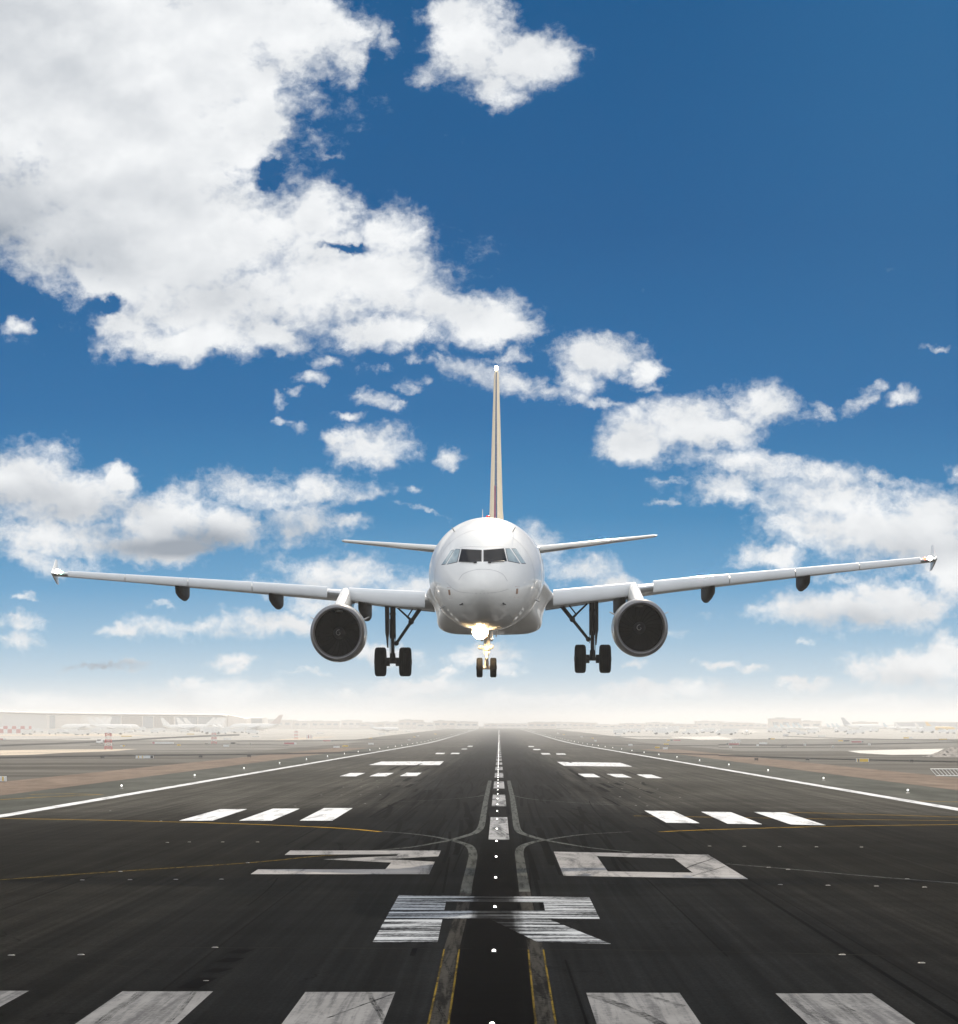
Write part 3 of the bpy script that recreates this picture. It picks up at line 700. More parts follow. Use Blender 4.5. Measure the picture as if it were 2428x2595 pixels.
    b = MB(); b.lathe(c, ax, [(.16,r*.965),(.07,r*.93),(.02,r*.895),(0,r*.865),(.02,r*.835),(.09,r*.81),(.22,r*.795)], 64, 0, 1, sz); part('intake_lip', b, M['lip'], E)
    b = MB(); b.lathe(c, ax, [(.22,r*.795),(.45,r*.785),(.8,r*.79),(1.15,r*.80)], 64, 0, 1, sz); b.lathe(c, ax, [(1.45,r*.81),(1.45,.02)], 48, 0, 1, sz); b.lathe(c, ax, [(1.15,r*.80),(1.46,r*.81)], 64, 0, 1, sz); part('intake_duct', b, M['duct'], E)
    b = MB(); fc = c+ax*1.2
    for k in range(24):
        rings = []
        for q in range(5):
            rr_ = lerp(.22, r*.785, q/4); a = k*2*math.pi/24+q*.06; tw = lerp(R(25), R(62), q/4); w = lerp(.14, .22, q/4)
            er = Vector((math.sin(a), 0, math.cos(a)*sz)); et = Vector((math.cos(a), 0, -math.sin(a)))
            d = et*math.sin(tw)+ax*math.cos(tw); nn = (et*math.cos(tw)-ax*math.sin(tw))*.008; pc = fc+er*rr_
            rings.append([pc-d*w/2, pc+nn, pc+d*w/2, pc-nn])
        b.loft(rings)
    part('fan', b, M['blade'], E)
    b = MB(); b.lathe(fc, ax, [(-.28,.005),(-.24,.05),(-.14,.13),(0,.21),(.10,.235)], 28, 0)
    A, B_ = [], []
    for k in range(26):
        a = k/25*1.75*math.pi+1.0; rr_ = lerp(.035, .125, k/25); w = .022
        def sp(rad): return fc+Vector((math.sin(a)*rad, 0, math.cos(a)*rad))+ax*(interp(rad, [(.005,-.28),(.05,-.24),(.13,-.14),(.21,0)])-.006)
        A.append(sp(rr_-w/2)); B_.append(sp(rr_+w/2))
    b.quadgrid([A, B_], 1); part('spinner', b, [M['spinner'], M['swirl']], E)
    for sg in (-1, 1):
        a = R(62); base = c+ax*.9+Vector((sg*math.sin(a)*r*.98, 0, math.cos(a)*r*sz*.98)); out = Vector((sg*math.sin(a), 0, math.cos(a)))
        b = MB(); nn = Vector((math.cos(a), 0, -sg*math.sin(a)))*.018
        b.add([base+nn, base-nn, base+ax*1.0+nn, base+ax*1.0-nn, base+ax*.45+out*.22+nn*.5, base+ax*.45+out*.22-nn*.5, base+ax*1.0+out*.22+nn*.5, base+ax*1.0+out*.22-nn*.5], [(0,1,3,2),(4,6,7,5),(0,4,5,1),(2,3,7,6),(0,2,6,4),(1,5,7,3)], 0, False)
        part('strake', b, M['cowl'], E)
    # pylon
    D0, pt, h, ch = sta(eng[0]); b = MB(); rings = []; hw = 15.5*De/F
    for y, zt, zb in ((De+1.0, c.z+r*sz*.99, c.z+r*.8), (De+1.6, c.z+r*sz*1.12, c.z+r*.8), (D0-1.2, lerp(c.z+r*sz, pt.z-h*.15, .72), c.z+r*.7), (D0-.25, pt.z-h*.14, c.z+r*.6), (D0+.5, pt.z-h*.2, c.z+r*.6), (D0+2.8, pt.z-h*.55, pt.z-h*1.6), (D0+4.0, pt.z-h*.7, pt.z-h*.95)):
        w = hw*(.45 if y < De+1.2 else 1.0 if y < D0+1 else .55)
        rings.append([Vector((c.x+u*w, y, z)) for u, z in ((-1,zb),(-1,lerp(zb,zt,.7)),(-.75,lerp(zb,zt,.93)),(-.3,zt),(.3,zt),(.75,lerp(zb,zt,.93)),(1,lerp(zb,zt,.7)),(1,zb))])
    b.loft(rings); part('pylon', b, M['white_paint'], E)
    # main landing gear
    g = gear; Dg = 98.6; S = Dg/F; sg = g['sgn']
    tp = P(g['x'], g['top']-10, Dg); ax_y = lerp(g['wt'], g['wb'], .49); bt = P((g['wl'][1]+g['wr'][0])/2, ax_y, Dg)
    b = MB()
    mid = lerp(tp, bt, .62)
    b.tube(tp, mid, .105, .098, 18); b.tube(mid, bt, .075, .07, 18); b.tube(lerp(tp,bt,.55), lerp(tp,bt,.60), .125, .125, 18); b.tube(lerp(tp,bt,.86), bt+Vector((0,0,-.06)), .10, .13, 18)
    b.tube(lerp(tp,bt,.2), lerp(tp,bt,.235), .122, .122, 18); b.tube(lerp(tp,bt,.4), lerp(tp,bt,.42), .118, .118, 18)
    b.tube(Vector((P(g['wl'][0]+8,0,Dg).x, Dg, bt.z)), Vector((P(g['wr'][1]-8,0,Dg).x, Dg, bt.z)), .075, .075, 16)
    for xx in (g['wl'][1]+2, g['wr'][0]-2):
        p = Vector((P(xx,0,Dg).x, Dg, bt.z)); b.tube(p+Vector((-.11,0,0)), p+Vector((.11,0,0)), .17, .17, 18)
    b.tube(lerp(tp,bt,.70)+Vector((0,-.1,0)), lerp(tp,bt,.80)+Vector((0,-.34,0)), .035, .03, 10); b.tube(lerp(tp,bt,.80)+Vector((0,-.34,0)), lerp(tp,bt,.95)+Vector((0,-.1,0)), .03, .03, 10)
    b.tube(lerp(tp,bt,.3)+Vector((-.11*sg,-.05,0)), lerp(tp,bt,.93)+Vector((-.10*sg,-.06,0)), .014, .014, 8); b.tube(lerp(tp,bt,.1)+Vector((.10*sg,-.08,0)), lerp(tp,bt,.75)+Vector((.12*sg,-.08,0)), .012, .012, 8)
    LG = part('main_landing_gear', b, M['gear'], AL)
    a0, a1 = P(*g['br'][0], Dg), P(*g['br'][1], Dg)
    b = MB(); a0 = a0+(a0-a1).normalized()*.35; b.tube(a0, lerp(a0,a1,.48), .085, .08, 12); b.tube(lerp(a0,a1,.44), a1, .065, .06, 12); b.ball(lerp(a0,a1,.46), .115); b.ball(a1, .10)
    k1 = P(g['x']+sg*12, g['top']+8, Dg); k2 = P(lerp(g['br'][0][0], g['br'][1][0], .37), lerp(g['br'][0][1], g['br'][1][1], .27), Dg); k3 = P(g['br'][0][0]-sg*11, g['br'][0][1]-2, Dg); km = lerp(k1,k2,.78)
    b.tube(k1, km, .035, .04, 10); b.tube(km, k2, .05, .05, 10); b.tube(km, k3+Vector((0,0,.15)), .028, .028, 8)
    part('side_brace', b, M['gear'], LG)
    b = MB(); dx0, dx1 = g['door']; t0, t1 = g['top']-6, lerp(g['wt'], g['wb'], -.0)
    b.loft([[Vector((P(x,0,Dg).x, Dg+yy, P(0,y,Dg).z)) for x, yy in ((dx0+e0,-.25),(dx1-e1,-.25),(dx1-e1,.45),(dx0+e0,.45))] for y, e0, e1 in ((t0,0,0),(lerp(t0,t1,.68),1,0),(lerp(t0,t1,.78),3 if sg>0 else 2.5,2 if sg>0 else 2),(t1,5.5 if sg>0 else 3,2.6 if sg>0 else 4.5))], 0, True, True, False)
    part('gear_door', b, M['gear'], LG)
    for a, c_ in (g['wl'], g['wr']):
        wheel(P((a+c_)/2, ax_y, Dg), (c_-a)*S, (g['wb']-g['wt'])*S/2, LG)
    return W
def wheel(c, w, r, parent):
    b = MB(); h = w/2
    pr = [(-h*.78,r*.55),(-h*.95,r*.62),(-h,r*.75),(-h*.97,r*.86),(-h*.84,r*.95),(-h*.66,r*.99)]
    for g in (-.5,-.17,.17,.5): pr += [(h*(g-.05),r*1.0),(h*(g-.03),r*.975),(h*(g+.03),r*.975),(h*(g+.05),r*1.0)]
    pr += [(h*.66,r*.99),(h*.84,r*.95),(h*.97,r*.86),(h,r*.75),(h*.95,r*.62),(h*.78,r*.55)]
    b.lathe(c, (1,0,0), pr, 48, 0)
    for sg in (-1, 1): b.lathe(c, (sg,0,0), [(h*.78,r*.55),(h*.55,r*.50),(h*.62,r*.30),(h*1.08,r*.22),(h*1.12,r*.1),(h*1.12,.003)], 32, 1)
    part('wheel', b, [M['rubber'], M['rim']], parent)
wing(-1); wing(1)
# tailplane
for side, tp, rt in ((-1, (866,1369.5), (1112,1389)), (1, (1665.7,1356.5), (1368,1390))):
    b = MB(); rings = []
    for t in (-.25, 0, .25, .5, .75, .97, 1.0):
        px, py = lerp(rt[0],tp[0],t), lerp(rt[1],tp[1],t); D = lerp(107.5, 111.5, t)
        th = lerp(.34, .13, t)*(1 if t < .99 else .5); ch = lerp(3.6, 1.35, t); rings.append(foil(P(px, py, D), ch, th, R(-1.0)))
    b.loft(rings); T = part('tailplane', b, M['wing_grey'], AL)
    b = MB(); rings = []
    for t in (.0, .5, .975):
        px, py = lerp(rt[0],tp[0],t), lerp(rt[1],tp[1],t); D = lerp(107.5, 111.5, t); th = lerp(.34, .13, t)
        c = P(px, py, D); rings.append([c+Vector((0, y*th-.008, z*th)) for y, z in ((.35,.34),(.12,.26),(.0,.12),(-.03,0),(.0,-.12),(.12,-.25),(.3,-.28),(.2,0))])
    b.loft(rings); part('leading_edge', b, M['white_paint'], T)
# fin
FS = [(12.6,102.6,8.6,.95,1257.0),(13.4,103.6,8.0,.80,1256.6),(13.9,104.3,7.6,.70,1256.4),(14.6,105.1,7.0,.60,1256.4),(16.5,107.2,5.6,.50,1256.8),(19,110.0,4.1,.37,1257.3),(21.2,112.4,2.7,.24,1257.8),(21.42,112.7,2.4,.13,1257.9)]
b = MB(); b.loft([foil(Vector(((px-HX)*d/F, d, z)), c, th, 0, True) for z, d, c, th, px in FS]); FIN = part('tail_fin', b, M['finpaint'], AL)
b = MB(); b.loft([[Vector(((px-HX)*d/F+x*th*.55, d+y*th*.55-.012, z)) for x, y in ((-.20,.30),(-.15,.11),(-.07,.02),(0,-.02),(.07,.02),(.15,.11),(.20,.30),(0,.2))] for z, d, c, th, px in FS[2:-1]]); part('leading_edge', b, M['finedge'], FIN, 'dark blue grey polished strip')
b = MB(); b.loft([[Vector(((px-HX)*d/F+x*th-.012, d+y*th-.02, z)) for x, y in ((-.09,.06),(-.06,.0),(0,-.03),(.02,.0),(.0,.1))] for z, d, c, th, px in [(13.7,104.0,0,.72,1256.3),(14.6,105.1,0,.60,1256.2),(15.5,106.1,0,.54,1256.2)]]); part('fin_stripe', b, M['finstripe'], FIN, 'short dark red strip')
b = MB(); p = Vector(((1258-HX)*113/F, 112.75, 21.46)); b.lathe(p, (0,1,0), [(-.13,.004),(-.10,.05),(0,.085),(.5,.08),(.7,.02)], 14, 0, caps=True); part('strobe_light', b, M['strobe'], FIN, 'white light at the very top')
# nose gear
Dn = 86.2; S = Dn/F
tp = P(1235, 1575, Dn); bt = P(1233, 1692, Dn)
b = MB(); b.tube(tp, lerp(tp,bt,.58), .115, .105, 18); b.tube(lerp(tp,bt,.56), lerp(tp,bt,.62), .15, .13, 18); b.tube(lerp(tp,bt,.62), lerp(tp,bt,.74), .10, .085, 18); b.tube(lerp(tp,bt,.85), bt, .07, .085, 14)
b.tube(P(1217,1641,Dn-.05), P(1247,1641,Dn-.05), .06, .06, 12); b.ball(P(1217,1640,Dn-.05), .085); b.ball(P(1246,1639,Dn-.05), .075); b.tube(lerp(tp,bt,.68)+Vector((0,-.08,0)), lerp(tp,bt,.80)+Vector((0,-.26,0)), .04, .03, 10); b.tube(lerp(tp,bt,.80)+Vector((0,-.26,0)), lerp(tp,bt,.95)+Vector((0,-.08,0)), .03, .04, 10)
b.tube(P(1230,1630,Dn)+Vector((0,.1,0)), P(1234,1572,Dn+1.2), .05, .05, 12); b.tube(P(1224,1692,Dn), P(1242,1692,Dn), .06, .06, 14)
b.tube(P(1240,1655,Dn-.05), P(1241,1612,Dn-.05), .025, .025, 8); b.tube(P(1226,1655,Dn-.05), P(1228,1615,Dn-.05), .02, .02, 8)
NG = part('nose_landing_gear', b, M['gear_white'], AL)
b = MB(); b.tube(lerp(tp,bt,.72), lerp(tp,bt,.90), .06, .06, 16); part('piston', b, M['chrome'], NG)
for a, c_ in ((1207.6,1223.3), (1242,1258.5)): wheel(P((a+c_)/2, 1691.8, Dn), (c_-a)*S, 25*S, NG)
lp = P(1217, 1600, Dn-.45)
b = MB(); b.lathe(lp, (0,1,0), [(-.03,.27),(0,.275),(.06,.25),(.16,.17),(.22,.05),(.23,.004)], 28, 0); b.lathe(lp, (0,1,0), [(-.03,.268),(.0,.19)], 28, 1); b.tube(lp+Vector((0,.18,0)), P(1233,1602,Dn), .04, .04, 10); LL = part('lamp_housing', b, [M['gear_white'], M['reflector_glow']], NG)
b = MB(); b.lathe(lp, (0,1,0), [(.01,.195),(-.025,.15),(-.045,.08),(-.05,.003)], 24, 0); part('landing_light', b, M['landing'], NG, 'glaring warm white landing light')
for sg, x in ((-1,1221),(1,1246)):
    b = MB(); c = P(x, 1592, Dn+.8); b.loft([[c+Vector((sg*.04*u, y, z)) for u, y in ((-1,-.9),(1,-.9),(1,.9),(-1,.9))] for z in (.25,-.1,-.42)], 0, True, True, False); part('gear_door', b, M['white_paint'], NG)
L = bpy.data.lights.new('landing_beam', 'POINT'); L.energy = 700; L.color = (1,.72,.38); L.shadow_soft_size = .15
lo = bpy.data.objects.new('landing_beam', L); C.objects.link(lo); lo.location = lp+Vector((0,-.35,0))-ORG[AL]; lo.parent = AL

# ---------------------------------------------------------------- signs and equipment on the airfield
def board(z, u0, u1, v0, v1, col, label, group=None, ends=None, name='airfield_sign', cat='sign', legs=True, yaw=0.0):
    (px0, pt), (px1, pb) = z(u0, v0), z(u1, v1)
    x, D = G((px0+px1)/2, pb); w = (px1-px0)*D/F; h = (pb-pt)*D/F; z0 = gz(D)
    o = thing(name, (x, D, z0), label, cat, group)
    lh = h*.16 if legs else 0; d = min(.3, w*.3)
    b = MB(); b.box((x, D, z0+lh+(h-lh)/2), (w, d, h-lh)); part('casing', b, M[col if col in ('black','sign_grey') else 'sign_white'], o)
    segs = ends or [(0,1,col)]
    for a, c, m in segs:
        b = MB(); ww = w*(c-a)-.06*w*.5; b.box((x+w*((a+c)/2-.5), D-d/2-.012, z0+lh+(h-lh)/2), (ww, .024, (h-lh)*.88)); part('sign_panel', b, M[m], o)
    if legs:
        for s in (-.36, .36):
            b = MB(); b.box((x+w*s, D, z0+lh/2), (max(w*.05,.06), d*.6, lh)); part('leg', b, M['steel'], o)
    return o
SG = 'signs standing on the airfield'
Y, Wt, Rd, Bk = 'sign_yellow', 'sign_white', 'sign_red', 'black'
board(zA,-60,50,573,620,Wt,'white board with an orange post cut by the left edge, nearest sign of all', SG, [(0,.72,Wt),(.72,.84,Y),(.84,1,Wt)])
board(zA,1055,1192,413,439,Wt,'low white sign, yellow bars, black right end', SG, [(0,.12,Wt),(.12,.2,Y),(.2,.35,Wt),(.35,.42,Y),(.42,.82,Wt),(.82,1,Bk)])
board(zA,1180,1350,308,323,Wt,'long white sign with a red left end right of the nearest red lattice mast', SG, [(0,.14,Rd),(.14,1,Wt)])
board(zA,1375,1405,325,339,Y,'yellow sign just right of and below the long white one with a red end', SG)
board(zA,1590,1615,315,331,'sign_grey','beige sign left of the second red lattice mast', SG)
board(zA,1735,1780,328,346,Wt,'white sign below and right of the second red lattice mast', SG)
board(zA,1793,1828,310,323,Bk,'black sign close beside two white signs right of the second mast', SG)
board(zA,1735,1800,279,291,Wt,'flat white sign level with the foot of the second red lattice mast', SG)
board(zA,936,970,331,346,Wt,'small half white half orange sign right of the nearest lattice mast foot', SG, [(0,.5,Wt),(.5,1,Y)])
board(zA,940,1025,259,268,Y,'long thin yellow sign behind and right of the nearest mast', SG)
board(zA,1450,1510,242,251,Y,'thin yellow sign left of the second mast, halfway up its height', SG)
board(zA,0,50,280,293,Wt,'red and white sign cut by the left edge of the picture', SG, [(0,.5,Rd),(.5,1,Wt)])
board(zA,1600,1642,208,223,Wt,'far white and rose striped board above the second mast', SG, [(0,.3,Wt),(.3,.5,Rd),(.5,.8,Wt),(.8,1,Rd)])
board(zB,118,173,257,267,Wt,'flat white sign left of the third hazy mast', SG)
board(zB,362,457,307,325,Rd,'wide dark red sign with a white right end beside the taxiway', SG, [(0,.85,Rd),(.85,1,Wt)])
board(zB,662,746,289,301,Rd,'long red sign with a black right end beyond the yellow and white pair', SG, [(0,.72,Rd),(.72,1,Bk)])
board(zB,533,582,251,281,Wt,'tall white board striped with red standing beyond the taxiways', SG, [(0,.3,Wt),(.3,.45,Rd),(.45,.7,Wt),(.7,.8,Rd),(.8,1,Wt)])
board(zB,615,668,231,241,Wt,'white sign right of and beyond the red striped board', SG)
board(zB,812,857,328,343,Y,'yellow sign right beside a white sign left of the runway', SG)
board(zB,741,790,334,351,Wt,'white sign directly left of the yellow one beside the runway', SG)
board(zB,1010,1051,311,325,Wt,'lone white sign close to the left edge line of the runway', SG)
board(zB,1088,1143,237,248,Wt,'broad white sign in front of the distant white landing airliner', SG)
board(zB,1014,1042,271,279,Y,'small yellow sign left of the runway beyond the lone white sign', SG)
board(zB,1313,1333,283,292,Wt,'tiny white sign near the left edge lights', SG)
board(zB,1295,1336,217,226,Wt,'far white sign left of the runway end', SG)
board(zB,1355,1372,262,270,Y,'tiny yellow sign beside a tiny white one left of the runway', SG)
board(zB,1382,1400,253,262,Wt,'tiny white sign right of the tiny yellow one', SG)
board(zB,95,113,314,331,'sign_grey','small grey sign left of the wide dark red sign', SG)
board(zB,1515,1533,239,247,Y,'pale yellow sign nearest the far left runway edge', SG)
board(zC,787,808,261,271,Wt,'small white sign right of the far runway edge line', SG)
board(zC,893,914,292,305,Wt,'small white sign right of the runway with a yellow one just beyond', SG)
board(zC,874,890,273,282,Y,'small yellow sign just beyond the small white one right of the runway', SG)
board(zC,1160,1192,324,338,Wt,'white sign alone between the runway and the yellow pair on the right', SG)
board(zC,1433,1474,318,332,Y,'yellow sign behind the yellow and white pair on the right', SG)
board(zC,1366,1403,343,359,Y,'yellow sign of the yellow and white pair on the right', SG)
board(zC,1428,1466,348,367,Wt,'white sign of the yellow and white pair on the right', SG)
board(zC,1457,1568,289,301,Rd,'long sign yellow at its left and red at its right', SG, [(0,.25,Y),(.25,.45,Bk),(.45,1,Rd)])
board(zC,1053,1105,246,257,Wt,'flat white sign far right of the runway end', SG)
board(zC,650,668,246,253,Y,'very small yellow sign by the far right runway edge', SG)
board(zC,605,622,237,245,Wt,'very small white sign by the far right runway edge', SG)
board(zD,60,160,317,332,Rd,'pink red sign with a dark left end right of the runway', SG, [(0,.18,Bk),(.18,1,Rd)])
board(zD,485,532,334,351,'sign_grey','dull brown grey sign seen from behind on the right', SG)
board(zD,317,378,311,326,Wt,'wide white sign right of the pink red one', SG)
board(zD,928,1018,292,306,Y,'long yellow sign with a black right half', SG, [(0,.45,Y),(.45,1,Bk)])
board(zD,1030,1126,299,315,Rd,'wide pink red sign right of the yellow and black one', SG, [(0,.85,Rd),(.85,1,Bk)])
board(zD,387,437,277,291,Y,'yellow sign with a black left end before the parked tails', SG, [(0,.35,Bk),(.35,1,Y)])
board(zD,500,543,247,263,Wt,'white sign under the row of pale tails', SG)
board(zD,770,833,257,269,Wt,'broad white sign under the big grey tail', SG)
board(zD,1435,1508,269,283,Y,'yellow sign with a white right end under the white parked airliners', SG, [(0,.6,Y),(.6,1,Wt)])
board(zD,1710,1775,281,293,Y,'yellow sign under the yellow tail', SG)
board(zD,1068,1166,436,467,Y,'large yellow sign with dark marks on the grass at the right', SG, [(0,.05,Wt),(.05,.14,Y),(.14,.26,Bk),(.26,.97,Y)])
for u, v, lab in ((85,340,'slim white marker post left of the dull grey sign'), (662,322,'slim white marker post between the dull grey sign and the yellow black one'), (880,336,'slim white marker post left of the light concrete patch'), (1163,320,'slim white marker post right of the wide pink red sign'), (295,327,'slim white marker post left of the wide white sign')):
    board(zD, u, u+17, v, v+15, Wt, lab, 'marker posts on the right', None, 'marker_post', 'post')
# black guard lights on legs
for z, u, v, lab in ((zA,797,443,'black low light unit on legs, leftmost of the row of three on the left'), (zA,1558,438,'black low light unit on legs left of the runway, middle of its row'), (zB,95,430,'black low light unit on legs left of the runway, nearest the runway'),
                     (zD,293,458,'black low light unit on legs right of the runway, nearest the runway'), (zD,690,461,'black low light unit on legs, second from the runway on the right'), (zD,1497,470,'black low light unit on legs right of the large yellow sign')):
    px, py = z(u, v); x, D = G(px, py); s = D/F; w = 9.5*s; h = 8.5*s; z0 = gz(D)
    o = thing('guard_light', (x, D, z0), lab, 'light unit', 'black light units on legs beside the runway')
    b = MB(); b.box((x, D, z0+h*.75), (w, .35, h*.5)); b.box((x-w*.3, D-.2, z0+h*.78), (w*.28, .12, h*.34)); b.box((x+w*.3, D-.2, z0+h*.78), (w*.28, .12, h*.34)); part('housing', b, M['black'], o)
    for k in (-.25, .25):
        b = MB(); b.tube((x+w*k*1.5, D, z0), (x+w*k, D, z0+h*.55), .035, .035, 8); part('leg', b, M['black'], o)
# red and white lattice masts
def mast(z, u0, u1, v0, v1, lab):
    (px0, pt), (px1, pb) = z(u0, v0), z(u1, v1); x, D = G((px0+px1)/2, pb); w = (px1-px0)*D/F*.72; h = (pb-pt)*D/F; z0 = gz(D)
    o = thing('lattice_mast', (x, D, z0), lab, 'mast', 'red and white lattice masts'); n = 5; hw = w/2
    cor = [(-1,-1),(1,-1),(1,1),(-1,1)]
    for k in range(n):
        b = MB(); a0, a1 = z0+h*.94*k/n, z0+h*.94*(k+1)/n; t0, t1 = 1-.25*k/n, 1-.25*(k+1)/n; r = w*.026
        for i, (cx, cy) in enumerate(cor):
            dx, dy = cor[(i+1) % 4]
            p = lambda t, z_, q: Vector((x+q[0]*hw*t, D+q[1]*hw*t, z_))
            b.tube(p(t0,a0,(cx,cy)), p(t1,a1,(cx,cy)), r, r, 6); b.tube(p(t0,a0,(cx,cy)), p(t1,a1,(dx,dy)), r*.8, r*.8, 6); b.tube(p(t0,a0,(dx,dy)), p(t1,a1,(cx,cy)), r*.8, r*.8, 6); b.tube(p(t1,a1,(cx,cy)), p(t1,a1,(dx,dy)), r, r, 6)
        part('lattice_section', b, M['mast_red' if k % 2 == 0 else 'sign_white'], o)
    b = MB(); b.box((x, D, z0+h*.95), (w*.95, w*.95, h*.02)); b.box((x, D-.2, z0+h*.985), (w*.6, .4, h*.05)); part('platform', b, M['sign_white'], o)
mast(zA,805,878,230,366,'tallest and nearest red and white lattice mast standing on the sandy patch')
mast(zA,1636,1688,230,321,'smaller red and white lattice mast further along the taxiway')
mast(zB,438,474,217,282,'faint hazy lattice mast, third and farthest of the masts')
# white van
def van(px, py, wpx, lab, name='airport_van', cat='van', group=None, ang=0.0, col='sign_white'):
    x, D = G(px, py); w = wpx*D/F; z0 = gz(D); hh = w*.85; ln = w*2.2
    o = thing(name, (0,0,0), lab, cat, group)
    b = MB()
    b.loft([[Vector((u*w/2, y, z)) for u, z in ((-.96,.18*hh),(-1,.5*hh),(-.98,.55*hh),(-.86,t*hh),(-.7,t*hh+.02),(.7,t*hh+.02),(.86,t*hh),(.98,.55*hh),(1,.5*hh),(.96,.18*hh))] for y, t in ((-ln/2,.56),(-ln*.46,.6),(-ln*.34,.62),(-ln*.2,.97),(ln*.3,1.0),(ln/2,.96))]); part('body', b, M[col], o)
    b = MB(); b.add([(-w*.41,-ln*.335,.63*hh),(w*.41,-ln*.335,.63*hh),(w*.38,-ln*.215,.94*hh),(-w*.38,-ln*.215,.94*hh)], [(0,1,2,3)], 0, False)
    for p in range(4): b.v[p] += Vector((0,-.05,.03))
    part('windscreen', b, M['black'], o, fix=False)
    for sx in (-1, 1):
        for sy in (-.3, .3):
            b = MB(); r = hh*.19; b.lathe((sx*w*.44, sy*ln, r), (1,0,0), [(-w*.06,.01),(-w*.06,r*.8),(-w*.04,r),(w*.04,r),(w*.06,r*.8),(w*.06,.01)], 16, 0); part('wheel', b, M['rubber'], o)
        b = MB(); b.box((sx*w*.36, -ln/2-.02, .42*hh), (w*.16, .06, hh*.1)); part('headlight', b, M['chrome'], o)
    o.location = (x, D, z0); o.rotation_euler.z = ang
    return o
van(*zA(774,321), 13.5, 'small white van with dark windscreen parked left of the nearest lattice mast')
# barrier at the right
x0, D = G(*zD(1695,577)); _, ptop = zD(1650,517); s = D/F; z0 = gz(D)
h = (1780+577/3.064-ptop)*s; wl = (2500-zD(1650,0)[0])*s; lean = (zD(1695,0)[0]-zD(1650,0)[0])*s
o = thing('barrier_fence', (x0, D, z0), 'white railing barrier of upright bars lying back at the right edge of the picture', 'barrier')
b = MB()
top = Vector((x0-lean, D+h*.5, z0+h))
b.tube((x0-lean*.2, D, z0+.12), (x0+wl, D, z0+.12), .05, .05, 8); b.tube(top, top+Vector((wl+lean,0,0)), .05, .05, 8); part('rail', b, M['sign_white'], o)
b = MB(); n = 15
for k in range(n+1):
    q = k/n*wl; b.tube((x0+q, D, z0+.12), (x0-lean+q, D+h*.5, z0+h), .03, .03, 6)
part('bar_row', b, M['sign_white'], o)
for q in (0, wl*.5, wl):
    b = MB(); b.tube((x0+q-lean*.1, D, z0), (x0+q-lean*.2, D, z0+.2), .06, .06, 8); part('leg', b, M['steel'], o)
# gravel mound
rr = random.Random(3); (xa, Da) = G(*zD(1670,425)); b = MB(); cx, cy = G(*zD(1900,426)); wid = cx-xa; hm = (425-345)/3.064*cy/F
g = []
for i in range(15):
    r = []
    for j in range(41):
        u, v = j/40*2-1, i/14*2-1; e = max(0, 1-abs(u)**1.3)*max(0, 1-v*v); r.append(Vector((cx+u*wid*1.1+rr.uniform(-.3,.3), cy+8+v*8, gz(cy+8+v*8)-.05+hm*e*rr.uniform(.75,1.1))))
    g.append(r)
b.quadgrid(g); solo('gravel_mound', b, M['rock'], (cx, cy+8, gz(cy)), 'grey mound of rubble at the right edge behind the pale concrete', 'mound')
# antenna cluster on the right
for k, (u, v0, v1) in enumerate(((98,288,320),(118,284,319),(140,286,320),(160,290,321))):
    (px, pt), (_, pb) = zD(u, v0), zD(u, v1); x, D = G(px, pb); h = (pb-pt)*D/F; z0 = gz(D); b = MB()
    b.tube((x,D,z0), (x,D,z0+h), .09, .07, 6)
    for q in range(4): b.box((x, D, z0+h*(.45+.17*q)), (1.8-.2*q, .12, .12)); b.box((x-.5+.3*q, D, z0+h*(.52+.12*q)), (.12,.12,.8))
    solo('antenna_mast', b, M['sign_white'], (x,D,z0), 'pale aerial mast with short arms, one of four beyond the pink red sign', 'antenna', 'aerial masts right of the runway')

